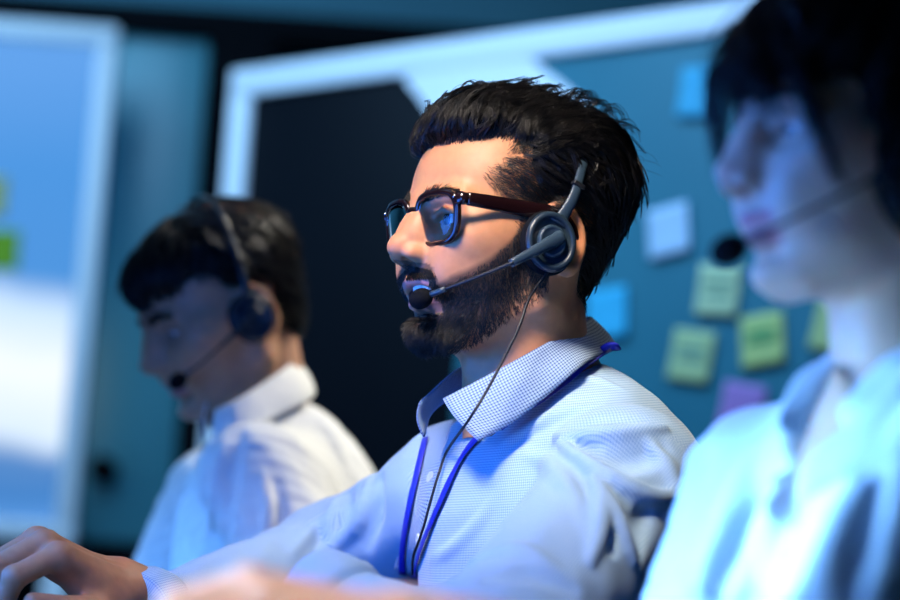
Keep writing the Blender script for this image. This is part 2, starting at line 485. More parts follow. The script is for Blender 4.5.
# ------------------------------------------------------------------ shared materials
M_ = dict(
    black=mat('black', (.004, .004, .005), .25),
    skin=skin_mat('skin'),
    iris=mat('iris', (.04, .018, .008), .15), white=mat('eye_white', (.72, .70, .68), .15),
    tooth=mat('tooth', (.86, .84, .78), .2),
    hair=hair_mat('black_hair', (.003, .0027, .0025), (.009, .0072, .006), .42),
    dark_hair=hair_mat('dark_hair', (.003, .003, .004), (.008, .007, .008), .45),
    under_hair=mat('under_hair', (.004, .0035, .003), .85, spec=.12),
    beard=hair_mat('beard_hair', (.003, .0027, .0025), (.0065, .0055, .005), .5),
    acetate=mat('dark_acetate', (.010, .004, .005), .12, spec=.6),
    maroon=mat('maroon_acetate', (.009, .0025, .003), .2, spec=.6),
    steel=mat('steel', (.7, .7, .72), .2, metal=1),
    lens=lens_mat('spectacle_lens'),
    slate=mat('slate_plastic', (.014, .028, .044), .33), slate_light=mat('slate_plastic_light', (.026, .05, .074), .36),
    rubber=mat('black_rubber', (.006, .007, .009), .5), foam=mat('black_foam', (.004, .005, .007), .95, spec=.1),
    ribbon=mat('blue_ribbon', (.012, .02, .42), .45),
)
bump(M_['foam'], 2500, .6, .0006)
bump(M_['ribbon'], 2200, .3, .0004)

# ------------------------------------------------------------------ hair of the man in the middle
def poly_sd(x, z, pts):
    """signed distance to a polygon (negative inside)"""
    pts = np.asarray(pts, f32); d = np.full(x.shape, 1e9, f32); s = np.ones(x.shape, bool)
    for i in range(len(pts)):
        a = pts[i]; b = pts[i - 1]; e = b - a
        wx, wz = x - a[0], z - a[1]; t = np.clip((wx * e[0] + wz * e[1]) / (e @ e), 0, 1)
        d = np.minimum(d, (wx - e[0] * t) ** 2 + (wz - e[1] * t) ** 2)
        c1 = z >= a[1]; c2 = z < b[1]; c3 = e[0] * wz > e[1] * wx
        s ^= (c1 & c2 & c3) | (~c1 & ~c2 & ~c3)
    return np.where(s, np.sqrt(d), -np.sqrt(d))

HAIRLINE = [(125, 80), (72, 82), (50, 86), (30, 82), (44, 66), (60, 48), (52, 36), (43, 24), (37, 8), (35, -14), (20, -14), (8, 18), (-8, 34), (-22, 30), (-26, 4), (-34, -36), (-50, -48), (-140, -44), (-140, 175), (125, 175)]
def man_hair_sdf(p):
    q = sym(p)
    d = ell(q, (-10, 0, 50), (96, 76, 79))
    d = smin(d, ell(q, (-14, 0, 62), (99, 73, 62)), 14)
    d = smin(d, ell(q, (18, 0, 88), (60, 58, 46)), 20)
    d = smin(d, ell(p, (48, 2, 94), (40, 49, 34)), 14)          # the quiff
    d = smin(d, ell(q, (18, 0, 48), (48, 67, 46)), 12)           # temples
    d = smin(d, ell(p, (63, -20, 86), (22, 30, 20)), 10)
    d = smin(d, ell(p, (-48, 10, 86), (44, 52, 33)), 14)
    d = smin(d, ell(q, (-40, 0, 0), (38, 51, 48)), 20)           # nape
    return d
def clumped(H, roots, flow, clumps, per, steps, step, lo, hi, spread, seed, curl=.25, lift=None, pinch=.55, region=None):
    g = np.random.default_rng(seed)
    idx = g.choice(len(roots), clumps, replace=len(roots) < clumps); c = roots[idx]
    r = np.repeat(c, per, 0) + g.normal(0, spread, (clumps * per, 3)); r = r.astype(f32)
    off = np.repeat(g.uniform(lo, hi, clumps), per) + g.normal(0, .35, clumps * per)
    r = (r - (H(r) - off)[:, None] * grad(H, r)).astype(f32)
    gg = np.random.default_rng(seed + 1)
    ph = np.repeat(gg.uniform(0, 6.28, (clumps, 1)), per, 0); side = np.repeat(gg.normal(0, 1, (clumps, 3)), per, 0)
    sink = 0 if region is None else np.clip((region(r) + 20) / 16, 0, 1) * 9
    r = (r - (H(r) - off + sink)[:, None] * grad(H, r)).astype(f32)
    L = [r.copy()]; p = r; N = len(r); fr = np.repeat(gg.uniform(.12, .4, (clumps, 1)), per, 0)
    st = np.repeat(gg.uniform(.75, 1.2, clumps), per) * step * gg.uniform(.85, 1.1, N)
    up = 0 if lift is None else np.repeat(np.where(gg.random(clumps) < .22, gg.uniform(0, lift, clumps), 0), per)
    for s in range(steps - 1):
        nv = grad(H, p); d = flow(p) + curl * np.sin(ph + s * fr) * side
        d = d - (d * nv).sum(-1, keepdims=True) * nv; d /= np.linalg.norm(d, axis=-1, keepdims=True) + 1e-9
        p = (p + d * st[:, None]).astype(f32)
        p = (p - (H(p) - off + sink * max(0, 1 - (s + 1) / 3.5) - up * ((s + 1) / steps) ** 2)[:, None] * grad(H, p)).astype(f32); L.append(p.copy())
    L = np.stack(L, 1).reshape(clumps, per, steps, 3)
    t = np.linspace(0, 1, steps)[None, None, :, None] ** 1.2 * pinch
    return (L * (1 - t) + L.mean(1, keepdims=True) * t).reshape(N, steps, 3)
def taper(N, S, r0, r1, seed=0):
    g = np.random.default_rng(seed); t = np.linspace(0, 1, S)[None] ** 1.5
    return (r0 + (r1 - r0) * t) * g.uniform(.7, 1.25, (N, 1))

def body_tris(V, F, sel, n, seed):
    """n random points on the faces whose centre is selected"""
    g = np.random.default_rng(seed); c = V[F].mean(1); F = F[sel(c)]
    a = np.linalg.norm(np.cross(V[F[:, 1]] - V[F[:, 0]], V[F[:, 3]] - V[F[:, 0]]), axis=1)
    f = F[g.choice(len(F), n, p=a / a.sum())]; u, v = g.random((2, n, 1))
    return ((V[f[:, 0]] * (1 - u) + V[f[:, 1]] * u) * (1 - v) + (V[f[:, 3]] * (1 - u) + V[f[:, 2]] * u) * v).astype(f32)

def man_hair(fr, parent, HV, HF):
    region = lambda p: poly_sd(p[..., 0], p[..., 2] + 9 * np.clip((p[..., 0] - 58) / 12, 0, 1) * np.clip((8 - p[..., 1]) / 22, 0, 1), HAIRLINE)
    f = lambda p: smax(man_hair_sdf(p) + 1.2 + .9 * wob(p, 5, .09) + 8 * np.exp(np.minimum(region(p) + 3, 0) / 5), smax(region(p) + 3.0, -2 - head_sdf_fast(p), 4), 5)
    V, F = polygonise(f, (-135, -95, -70), (120, 95, 160), 2.0)
    o = mk('hair', fr.w(V), F, M_['under_hair'], parent)
    parts = []
    top = np.concatenate([body_tris(V, F, lambda c: (man_hair_sdf(c) > -4) & (c[:, 2] > 72), 6000, 3), body_tris(HV, HF, lambda c: (region(c) < -1) & (region(c) > -30) & (c[:, 2] > 74) & (c[:, 0] < 46), 4000, 33)])
    nz = grad(man_hair_sdf, top)[:, 2]; top = top[(nz > -.05) | (top[:, 0] < 20)]
    def flow_top(p):
        x, y, z = p[:, 0], p[:, 1], p[:, 2]; d = np.zeros_like(p)
        fz = np.clip((x - 55) / 40, 0, 1)
        d[:, 0] = -1 + 1.0 * fz * np.clip((100 - z) / 16, 0, 1); d[:, 1] = -.30 + .35 * np.sin(x * .05) - .6 * np.clip(y / 60, -1, 1) * (z > 90)
        d[:, 2] = np.where(np.abs(y) > 42, .8 * np.clip((x + 10) / 60, -.6, 1), 0) + 1.6 * fz * np.clip((112 - z) / 20, 0, 1) - .35 * (x < -40)
        return d
    L = clumped(man_hair_sdf, top, flow_top, 950, 9, 15, 4.6, -3, 4.2, 1.4, 11, .5, 14, region=region); parts.append((L, taper(len(L), 15, .30, .10, 1)))
    sd = np.concatenate([body_tris(V, F, lambda c: (man_hair_sdf(c) > -4) & (c[:, 2] < 88) & (c[:, 0] < 40), 6000, 4), body_tris(HV, HF, lambda c: (region(c) < -1) & (region(c) > -26) & (c[:, 2] < np.where(c[:, 0] > 24, 72, 90)) & (c[:, 2] > -30), 4500, 34)])
    def flow_side(p):
        d = np.zeros_like(p); x = p[:, 0]; z = p[:, 2]
        d[:, 0] = -.75 + .5 * np.clip((-x - 40) / 50, 0, 1.2); d[:, 2] = -.55 - .6 * np.clip((-x - 20) / 50, 0, 1); return d
    L = clumped(man_hair_sdf, sd, flow_side, 800, 9, 10, 4.0, -2, 2.6, 1.3, 21, .42, 8, region=region); parts.append((L, taper(len(L), 10, .28, .10, 2)))
    # short hair along the edges of the hairline, rooted in the skin
    tp = body_tris(HV, HF, lambda c: (region(c) < 6.0) & (np.abs(c[:, 1]) > 30) & (c[:, 2] > -62) & ((man_hair_sdf(c) > -14)) & ((region(c) > -20)), 10000, 5)
    g = np.random.default_rng(8); tp = tp[g.random(len(tp)) > np.clip((region(tp) + 1) / 6, 0, .93)]
    n = grad(head_sdf, tp); d = np.zeros_like(tp); d[:, 0] = -.65; d[:, 2] = np.where(tp[:, 2] > 68, .75, -.45); d += g.normal(0, .22, d.shape)
    d = d - (d * n).sum(1, keepdims=True) * n; d = nrm_rows(d) + .38 * n
    ln = np.where(tp[:, 2] > 20, g.uniform(8, 17, len(tp)), g.uniform(3, 8, len(tp)))
    t = np.linspace(0, 1, 5)[None, :, None]; L = tp[:, None] + (d[:, None] * t - .16 * n[:, None] * t ** 2) * ln[:, None, None]
    parts.append((L, taper(len(L), 5, .17, .06, 3)))
    fr_ = body_tris(HV, HF, lambda c: (np.abs(region(c)) < 4) & (c[:, 0] > 25) & (c[:, 2] > 78), 900, 6)
    n = grad(head_sdf, fr_); d = np.zeros_like(fr_); d[:, 0] = -.25; d[:, 2] = 1; d += g.normal(0, .3, d.shape); d = nrm_rows(d - (d * n).sum(1, keepdims=True) * n) + .8 * n
    L = fr_[:, None] + (d[:, None] * t) * g.uniform(4, 10, len(fr_))[:, None, None]; parts.append((L, taper(len(L), 5, .2, .07, 4)))
    fr_ = body_tris(HV, HF, lambda c: (region(c) < 0) & (region(c) > -9) & (c[:, 0] > 20) & (c[:, 2] > 74), 3000, 36)
    L = clumped(man_hair_sdf, fr_, lambda p: np.tile(np.array((-.35, .1, 1.0), f32), (len(p), 1)), 260, 7, 10, 3.6, -1, 3.0, 1.2, 37, .4, region=region); parts.append((L, taper(len(L), 10, .27, .10, 7)))
    # loose curls that stand off the crown
    cl = []
    for x0, y0, rad_, turn, k in [(-36, 22, 11, 3.6, 22), (-48, 16, 12, 3.4, 24), (-60, 20, 10, 3.2, 20), (-16, 12, 9, 3.6, 14), (4, 6, 8, 3.9, 12), (44, 0, 7, 3.4, 12), (58, 5, 8, 3.0, 10), (-76, 14, 12, 3.0, 18), (28, 12, 6, 4.2, 10), (-92, 12, 12, 2.9, 14), (-26, -8, 12, 3.2, 16), (50, 20, 6, 2.6, 8)]:
        for _ in range(k):
            x = x0 + g.normal(0, 1.6); y = y0 + g.normal(0, 3); z = 160.0
            q = np.array([[x, y, z]], f32)
            for _i in range(12): q = q - np.array([0, 0, 1], f32) * man_hair_sdf(q)[:, None]
            a = np.linspace(0, turn * g.uniform(.7, 1.05), 14); rr = rad_ * 1.15 * g.uniform(.8, 1.15) * (1 - .04 * a)
            sgn = -1
            cx = q[0, 0] - rr * .9; pts = np.stack([cx + rr * np.cos(a), q[0, 1] + g.normal(0, .6) * a, q[0, 2] - 2 + rr * 1.25 * np.sin(a)], 1); cl.append(pts)
    L = np.array(cl); parts.append((L, taper(len(L), 14, .34, .16, 5)))
    # a few stray hairs
    q = top[g.choice(len(top), 160)]; n = grad(man_hair_sdf, q); d = flow_top(q); d = nrm_rows(d + g.normal(0, .5, d.shape)); tt = np.linspace(0, 1, 9)[None, :, None]
    L = q[:, None] + d[:, None] * tt * g.uniform(12, 30, len(q))[:, None, None] + n[:, None] * np.sin(tt * 2.6) * g.uniform(1, 8, len(q))[:, None, None]
    parts.append((L, taper(len(L), 9, .16, .07, 6)))
    for i, (L, rd) in enumerate(parts):
        V, F = strand_mesh(L, rd); mk('hair_strands', fr.w(V), F, M_['hair'], o)
    return o
def nrm_rows(d): return d / (np.linalg.norm(d, axis=-1, keepdims=True) + 1e-9)
def head_sdf_fast(p): return smin(ell(sym(p), (-11, 0, 52), (92, 74, 77)), ell(sym(p), (34, 0, 36), (58, 62, 62)), 22)

# ------------------------------------------------------------------ beard
def beard_mask(V):
    V = warp(V)
    x, y, z = V[:, 0], np.abs(V[:, 1]), V[:, 2]
    up = np.interp(x, [8, 20, 36, 44, 60, 76, 86, 92], [16, 16, 12, -4, -24, -37, -44, -52])
    lo = -44 - .97 * x
    m = np.clip((up - z) / 7, 0, 1) * np.clip((z - lo) / 18 + .25, 0, 1) * (x > 6) * np.clip((48 + (z < 0) * 60 - x) / 6, 0, 1)
    front = np.clip((x - 72) / 4, 0, 1)
    lips = (np.abs(y) < 26) & (x > 76) & (z < -38.5) & (z > -72)
    m = np.where(lips, 0, m)
    m = np.where((x > 80) & (y < 12) & (z < -72) & (z > -80), m * np.where(y < 5, .9, .35), m)
    mus = (x > 82) & (y < 29) & (z > -40.5) & (z < -27 - .24 * y) 
    mus |= (x > 74) & (y > 23) & (y < 34) & (z < -33 - .4 * (y - 23)) & (z > -60)
    return np.maximum(m, mus * np.clip((30 - y) / 3 + (z < -36) * 1.0, .3, 1))
def man_beard(fr, parent, HV, HF):
    g = np.random.default_rng(31)
    q = body_tris(HV, HF, lambda c: beard_mask(c) > .05, 15500, 32); m = beard_mask(q); q = q[g.random(len(q)) < m ** .8]; m = beard_mask(q)
    mu = body_tris(HV, HF, lambda c: (warp(c)[:, 2] > -41) & (warp(c)[:, 2] < -27.5 - .24 * np.abs(c[:, 1])) & (c[:, 0] > 82) & (np.abs(c[:, 1]) < 30), 1500, 35); q = np.concatenate([q, mu]); m = np.concatenate([m, np.full(1500, .9)])
    n = grad(head_sdf, q); x, y, z = warp(q).T
    d = np.zeros_like(q); d[:, 2] = -1; d[:, 0] = np.where(x > 60, np.where(z < -60, .6, .15), -.12); d[:, 1] = np.sign(y) * np.where((x > 80) & (z > -45), 1.5, 0)
    d += g.normal(0, .30, d.shape); d = nrm_rows(d - (d * n).sum(1, keepdims=True) * n)
    chin = np.clip((-z - 62) / 30, 0, 1) * np.clip((x - 25) / 35, 0, 1)
    ln = (4.5 + 8 * chin + .5 * ((x > 80) & (z > -42))) * g.uniform(.65, 1.2, len(q)) * (.45 + .55 * m)
    t = np.linspace(0, 1, 5)[None, :, None]
    k = (.45 + .25 * chin)[:, None, None]
    L = q[:, None] + (d[:, None] * t * (1 - .2 * t) + k * n[:, None] * (t - .45 * t ** 2)) * ln[:, None, None]
    V, F = strand_mesh(L.astype(float), taper(len(L), 5, .25, .09, 9)); mk('beard', fr.w(V), F, M_['beard'], parent)
def eyebrows(fr, parent, material, n=420, thick=4.2, sd=41, H=head_sdf):
    g = np.random.default_rng(sd)
    for s in (1, -1):
        u = g.random(n); y = 11 + 37 * u; w = thick * (1 - .65 * u ** 2) * g.uniform(-1, 1, n)
        q = np.stack([np.full(n, 96.0), y * s, 31.5 + 4 * np.sin(u * 2.4) + w], 1).astype(f32)
        for _ in range(10): q = q - np.array([1, 0, 0], f32) * np.clip(H(q), -4, 4)[:, None]
        nv = grad(H, q); d = np.stack([-.25 * u, s * (.35 + .6 * u), .75 - 1.0 * u], 1) + g.normal(0, .18, (n, 3))
        d = nrm_rows(d - (d * nv).sum(1, keepdims=True) * nv); t = np.linspace(0, 1, 4)[None, :, None]
        L = q[:, None] + (d[:, None] * t + .3 * nv[:, None] * t * (1 - .4 * t)) * g.uniform(5, 9, n)[:, None, None]
        V, F = strand_mesh(L.astype(float), taper(n, 4, .26, .09, 3)); mk('eyebrow', fr.w(V), F, material, parent)
def teeth(fr, parent):
    V = []; parts = []
    for i in range(-5, 6):
        a = i * .175; c = np.array((70 + 24 * math.cos(a) - 1.5, 24 * math.sin(a) * .98, -47.3)); ax = np.stack([[math.cos(a), math.sin(a), 0], [-math.sin(a), math.cos(a), 0], [0, 0, 1]])
        parts.append(rbox(c, (3.4, (4.4 if abs(i) != 2 else 3.8), 8.0 - .3 * abs(i)), 1.2, ax, 2))
    V, F = join(*parts); mk('teeth', fr.w(unwarp(V)), F, M_['tooth'], parent)

GZ = 12.5
# ------------------------------------------------------------------ spectacles
def spectacles(fr, label):
    o = empty('eyeglasses', fr.w((95, 0, 12)), label, 'glasses')
    def bend(P_):
        P_ = np.asarray(P_, float); u, z, dx = P_.T
        return np.stack([98.5 - .0021 * u ** 2 + .10 * (z - 12) + dx, u, z], 1)
    def outline(cy, cz, a, b, n=56):
        t = np.linspace(0, 2 * math.pi, n, endpoint=False); e = 2 / 3.1
        c, s = np.cos(t), np.sin(t)
        y = np.sign(c) * np.abs(c) ** e * a; z = np.sign(s) * np.abs(s) ** e * b
        y = y * (1 + .10 * z / b)                                  # wider towards the brow
        return np.stack([y, z], 1)
    bodyparts = []
    for s in (1, -1):
        cy = 35.0 * s
        inn = outline(0, 0, 24.0, 19.0); out = outline(0, 0, 29.2, 22.6); out[:, 1] += np.where(out[:, 1] > 0, 1.4 * out[:, 1] / 21, 0)
        ring = []
        for yz, dx in ((out, .6), (out * .5 + inn * .5, 2.0), (inn * .92 + out * .08, 1.5), (inn, 0), (inn * .95 + out * .05, -1.6), (out, -2.0)):
            ring.append(bend(np.column_stack([cy + yz[:, 0] * s, GZ + yz[:, 1], np.full(len(yz), dx)])))
        n = len(inn); m = len(ring); V = np.concatenate(ring)
        F = [[i * n + j, i * n + (j + 1) % n, ((i + 1) % m) * n + (j + 1) % n, ((i + 1) % m) * n + j] for i in range(m) for j in range(n)]
        bodyparts.append((V, F))
        # end piece that carries the hinge
        e = bend([(62.0 * s, 27, 0), (66.5 * s, 26.6, -1.5), (69.5 * s, 26.3, -5)]); V, F = tube(e, [3.0, 3.4, 3.0], 10, True, [5.6, 5.6, 5.2]); bodyparts.append((V, F))
    br = bend([(-8.6, 21, 0), (-5, 22.4, 1), (0, 23, 1.4), (5, 22.4, 1), (8.6, 21, 0)]); bodyparts.append(tube(spline(br, 12), 2.2, 10, True, 3.2))
    for s in (1, -1): bodyparts.append(tube(bend([(8.5 * s, 12, -1), (9.6 * s, 6, -4), (12 * s, 1, -5)]), [1.6, 2.4, 1.6], 8))
    V, F = join(*bodyparts); fm = mk('frame', fr.w(V), F, M_['acetate'], o)
    for s in (1, -1):
        inn = outline(0, 0, 24.6, 19.0); k = 6; V = []; n = len(inn)
        for dx in (.5, -.5):
            for r in np.linspace(1, .02, k):
                yz = inn * r; q = bend(np.column_stack([35 * s + yz[:, 0] * s, GZ + yz[:, 1], np.full(n, dx)])); q[:, 0] += 1.6 * (1 - r * r); V.append(q)
        V = np.concatenate(V); F = []
        for i in list(range(k - 1)) + list(range(k, 2 * k - 1)):
            for j in range(n): F.append([i * n + j, i * n + (j + 1) % n, (i + 1) * n + (j + 1) % n, (i + 1) * n + j])
        F += [[j, (j + 1) % n, k * n + (j + 1) % n, k * n + j] for j in range(n)]
        mk('lens', fr.w(V), F, M_['lens'], o)
        a0 = bend([(69.5 * s, 26.3, -4.5)])[0]
        arm = spline([a0, (70, 72.0 * s, 25.0), (35, 74.5 * s, 22), (8, 77.5 * s, 19), (-6, 80 * s, 12), (-22, 80 * s, -8)], 26)
        h = np.interp(np.linspace(0, 1, 26), [0, .15, .6, .8, 1], [5.6, 6.0, 7.2, 5.0, 2.8])
        V, F = tube(arm, 1.9, 12, True, h); t = mk('temple_arm', fr.w(V), F, M_['maroon'], o)
        V, F = ellipsoid_mesh(bend([(61.5 * s, 28.2, 2.0)])[0], (.7, 1.1, 1.1), None, 10, 8); mk('rivet', fr.w(V), F, M_['steel'], fm)
    return o

# ------------------------------------------------------------------ headset
def headset(fr, label, side_c, mic, band_r, mats, mic_r=(10.5, 8.5, 8.5), group=None, both=False, yoke=None, elbow=None, tilt=.40, cs=1.0, arm=1.0):
    """side_c: centre of the near ear cup (mm, head frame); mic: capsule centre; band_r: half width / height of the head band"""
    o = empty('headset', fr.w((0, side_c[1], -20)), label, 'headset', group)
    dk, lt, cush = mats
    c = np.array(side_c, float)
    a2 = nrm((.10, 1, .06)); a0 = nrm(np.cross((0, 0, 1), a2)); a1 = np.cross(a2, a0); ax = np.stack([a0, a1, a2])
    sides = (1, -1) if both else (1,)
    for s in sides:
        m = np.array((1, s, 1))
        V, F = lathe([(r * cs, h) for r, h in [(10, -10), (22, -10), (27.5, -7), (28.5, -2), (26.5, 3), (20, 4.5)]], c, ax, 44, 1, 1.15); k = mk('ear_cushion', fr.w(V * m), F if s > 0 else [f[::-1] for f in F], M_['foam'], o)
        V, F = lathe([(r * cs, h) for r, h in [(15, 2), (26.0, 2), (27.0, 4.5), (26.0, 7.5), (23.5, 8.6), (21.0, 8.0), (20.2, 5.6), (19, 5.0), (4, 5.0)]], c, ax, 48, 1, 1.14); k = mk('ear_cup', fr.w(V * m), F if s > 0 else [f[::-1] for f in F], dk, o)
        V, F = lathe([(r * cs, h) for r, h in [(3, 4), (15.2, 4), (15.6, 7), (14.6, 9.4), (12.6, 10.2), (11.8, 9.4), (2, 9.6)]], c, ax, 40, 1, 1.08); mk('cup_disc', fr.w(V * m), F if s > 0 else [f[::-1] for f in F], lt, k)
    # head band: an arch from the cup over the crown to the other side
    u = nrm((-tilt, 0, 1)); bw, bh = band_r
    y0 = c[1] - 3
    ang = np.linspace(0, math.pi, 49)
    base = np.array((c[0], 0, c[2])) + u * 22.0 * cs
    B = np.array([base + (0, bw * math.copysign(abs(math.cos(a)) ** .86, math.cos(a)), 0) + u * bh * math.sin(a) for a in ang])
    nn = np.gradient(B, axis=0); outw = np.cross(nn, u * 0 + nrm(np.cross(u, (0, 1, 0)))); 
    k0 = 6
    # yoke from the cup to the slider
    Y = spline([c + u * 20 * cs + ax[2] * 4.5, c + u * 30 * cs + ax[2] * 3.5, B[4] + (0, 2, 0), B[k0 + 3]], 14)
    V, F = tube(Y, np.interp(np.linspace(0, 1, 14), [0, .2, .5, 1], [11, 6.8, 5.0, 4.4]), 12, True, 2.2, up=(0, 1, 0)); yk = mk('yoke', fr.w(V), F, lt, o)
    V, F = tube(B[k0 + 1:49 - (k0 - 3)], 4.2, 10, True, 1.0, up=outw[k0 + 1:49 - (k0 - 3)] * -1); mk('head_band', fr.w(V), F, dk, o)
    V, F = rbox(Y[10] + (0, .6, 0), (11.5, 6.2, 4.5), 1.2, np.stack([nrm(np.cross((0, 1, 0), u)), (0, 1, 0), u])); mk('slider', fr.w(V), F, M_['rubber'], yk)
    # microphone boom
    p0 = c + ax[2] * 12 - ax[0] * 0; mic = np.array(mic, float)
    p0 = c + ax[2] * 12
    el = c + ax[2] * 10 + (np.array((mic[0], c[1] + 4, mic[2])) - c) * .47 if elbow is None else np.array(elbow, float)
    A = spline([p0 - (el - p0) * .22, p0, p0 * .5 + el * .5 + (0, 1, 0), el], 16)
    V, F = tube(A, np.interp(np.linspace(0, 1, 16), [0, .08, .35, .8, 1], [2.5, 6.2, 6.4, 4.4, 3.9]) * arm, 14, True, np.interp(np.linspace(0, 1, 16), [0, .1, .5, 1], [1.2, 3.2, 3.4, 2.8]) * arm, up=(0, 1, 0)); bm = mk('microphone_arm', fr.w(V), F, lt, o)
    dirn = nrm(mic - el); Bm = spline([el - dirn * 3, el * .6 + mic * .4 + (2, 3, -1), mic - nrm(mic - (el + (8, 6, 0))) * mic_r[0] * .9], 18)
    V, F = tube(Bm, 1.55, 10); mk('boom', fr.w(V), F, M_['rubber'], bm)
    V, F = tube(Bm[-4:], 2.4, 10); mk('collar', fr.w(V), F, lt, bm)
    md = nrm(mic - Bm[-3]); s1 = nrm(np.cross(md, (0, 0, 1))); V, F = ellipsoid_mesh(mic, mic_r, np.stack([md, s1, np.cross(md, s1)]), 30, 18)
    q = (V - mic) / np.array(mic_r).max(); V = mic + (V - mic) * (1 + .06 * (np.abs(q) ** 4).sum(1))[:, None]
    mk('microphone', fr.w(V), F, M_['foam'], o)
    return o, c - ax[1] * 27 * cs + ax[2] * 2
# ------------------------------------------------------------------ hands
def hand_sdf(p, side=1, curl=(25, 42, 22), spread=1.0, thumb=0):
    """right hand for side=+1 (thumb towards +y), palm down, fingers along +x, origin at the wrist (mm)"""
    q = p.astype(f32).copy(); q[..., 1] *= side
    mc = [(92, 25, 5), (96, 4, 7), (90, -16, 5), (79, -34, 0)]
    ln = [(42, 25, 21), (46, 28, 22), (42, 26, 21), (33, 20, 19)]
    rr = [(10.2, 9.4, 8.6, 7.2), (10.4, 9.6, 8.8, 7.4), (10, 9, 8.3, 7), (9, 8.2, 7.6, 6.4)]
    d = cap(q, (-60, 0, -2), (4, 0, -1), 26, 24)
    d = np.minimum(d, cap(q, (-60, 10, -2), (2, 9, -1), 23, 20)); d = smin(d, cap(q, (-60, -10, -2), (2, -9, -1), 23, 20), 10)
    for i, m in enumerate(mc):
        d = smin(d, cap(q, (4, m[1] * .55, -2), (m[0] - 4, m[1], m[2] - 5), 15, 12.5), 10)
    d = smin(d, ell(q, (52, -4, -8), (44, 36, 13)), 10)
    d = smin(d, ell(q, (36, 24, -12), (30, 17, 15)), 12)
    for i, m in enumerate(mc):
        d = smin(d, sph(q, (m[0], m[1], m[2] - 1), 10.2), 5)
        d = smin(d, cap(q, (22, m[1] * .6, 10), (m[0] - 4, m[1], m[2] + 7), 2.2, 2.2), 7)      # tendon
        a = 0; pt = np.array(m, float) - (0, 0, 2); pts = [pt]; sp = (1.5 - i) * 3.5 * spread
        for k in range(3):
            a += curl[k] * (1 + .06 * i); dr = np.array([math.cos(R(a)) * math.cos(R(sp)), math.cos(R(a)) * math.sin(R(sp)), -math.sin(R(a))])
            pt = pt + dr * ln[i][k]; pts.append(pt)
        f = chain(q, pts, rr[i])
        f = smin(f, sph(q, pts[1], rr[i][1] + .9), 3)
        d = smin(d, f, 4.5)
    t = [(20, 22, -12), (52, 46, -20 - thumb), (82, 52, -27 - thumb), (106, 46, -33 - thumb)]
    d = smin(d, chain(q, t, (14, 12.2, 10.4, 8)), 7)
    return d
class HandFrame:
    """x along the fingers, z out of the back of the hand"""
    def __init__(s, o, x, z):
        x = nrm(x); z = np.asarray(z, float); z = nrm(z - (z @ x) * x); y = np.cross(z, x); s.o = np.asarray(o, float); s.M = np.stack([x, y, z])
    w = Frame.w; loc = Frame.loc

# ------------------------------------------------------------------ torso, arms, legs: all in the body frame B (origin at the base of the neck, mm)
def torso_sdf(q, g=0.0, k=1.0, w=1.0):
    """q: |y| mirrored points; g grows the figure (cloth); w scales breadth"""
    d = ell(q, (10, 0, -190), (110 + g, 150 * w + g, 190 + g))
    d = smin(d, ell(q, (-4, 0, -140), (90 + g, 146 * w + g, 128 + g)), 40)
    d = smin(d, ell(q, (6, 0, -400), (118 + g, 150 * w + g, 200 + g)), 50)
    d = smin(d, cap(q, (-6, 16, -36), (34, 128 * w, -74), 34 + g, 32 + g), 30)
    d = smin(d, sph(q, (34, 146 * w, -96), 43 + g), 34)
    return d
def neck_part(q, r0=52, r1=56):
    return cap(q, (40, 0, 70), (14, 0, -40), r0, r1)
def legs_sdf(q, g=0.0):
    d = ell(q, (20, 0, -545), (135 + g, 175 + g, 95 + g))
    d = smin(d, cap(q, (30, 90, -560), (430, 110, -488), 84 + g, 62 + g), 30)
    d = smin(d, cap(q, (430, 110, -488), (500, 110, -915), 60 + g, 44 + g), 20)
    return d
def foot_sdf(q, g=0.0): return smin(cap(q, (505, 110, -952), (665, 120, -930), 38 + g, 30 + g), cap(q, (500, 110, -910), (505, 110, -950), 40 + g, 38 + g), 15)

def arc_uv(q, a, b):
    """cloth coordinates along a limb a->b: metres along and around"""
    ab = nrm(np.asarray(b, float) - a); t = (q - a) @ ab; r = q - a - t[:, None] * ab
    u = nrm(np.cross(ab, (0.3, .2, 1))); v = np.cross(ab, u); ang = np.arctan2(r @ v, r @ u)
    return t * .001, ang * np.linalg.norm(np.asarray(r), axis=1).mean() * .001

def ray_hit(f, B, px, py, d0=1.2, d1=4.5):
    """point of the implicit surface f (body frame) met by the line of sight through a pixel; None if it misses"""
    a = B.loc(P(px, py, d0)); b = B.loc(P(px, py, d1)); L = np.linalg.norm(b - a); u = (b - a) / L; t = 0
    for _ in range(160):
        q = (a + u * t)[None].astype(f32); v = float(f(q)[0])
        if v < .3: return a + u * t
        t += v * .7
        if t > L: return None
    return None
# ------------------------------------------------------------------ materials for people
M_['shirt'] = check_mat('pale_check_cloth', (.37, .51, .62), (.11, .24, .43), .0021, .36)
M_['collar'] = check_mat('blue_check_cloth', (.37, .50, .63), (.02, .06, .19), .0026, .42)
M_['button'] = mat('pearl_button', (.55, .62, .75), .25)
M_['white_cloth'] = mat('white_cloth', (.72, .74, .74), .85, spec=.2); bump(M_['white_cloth'], 60, .4, .004)
M_['blouse'] = mat('white_blouse', (.75, .80, .84), .8, spec=.2)
M_['trousers'] = mat('dark_trousers', (.02, .022, .03), .8); M_['shoe'] = mat('black_shoe', (.01, .01, .01), .3)

def lower_half(B, who):
    f = lambda p: legs_sdf(sym(p), 8)
    V, F = polygonise(f, (-140, -260, -990), (620, 260, -400), 9); mk('trousers', B.w(V), F, M_['trousers'], who)
    for s in (1, -1):
        f = lambda p: foot_sdf(p * np.array((1, s, 1), f32), 6)
        V, F = polygonise(f, (430, -180, -1020), (730, 180, -880), 7); mk('shoe', B.w(V), F, M_['shoe'], who)

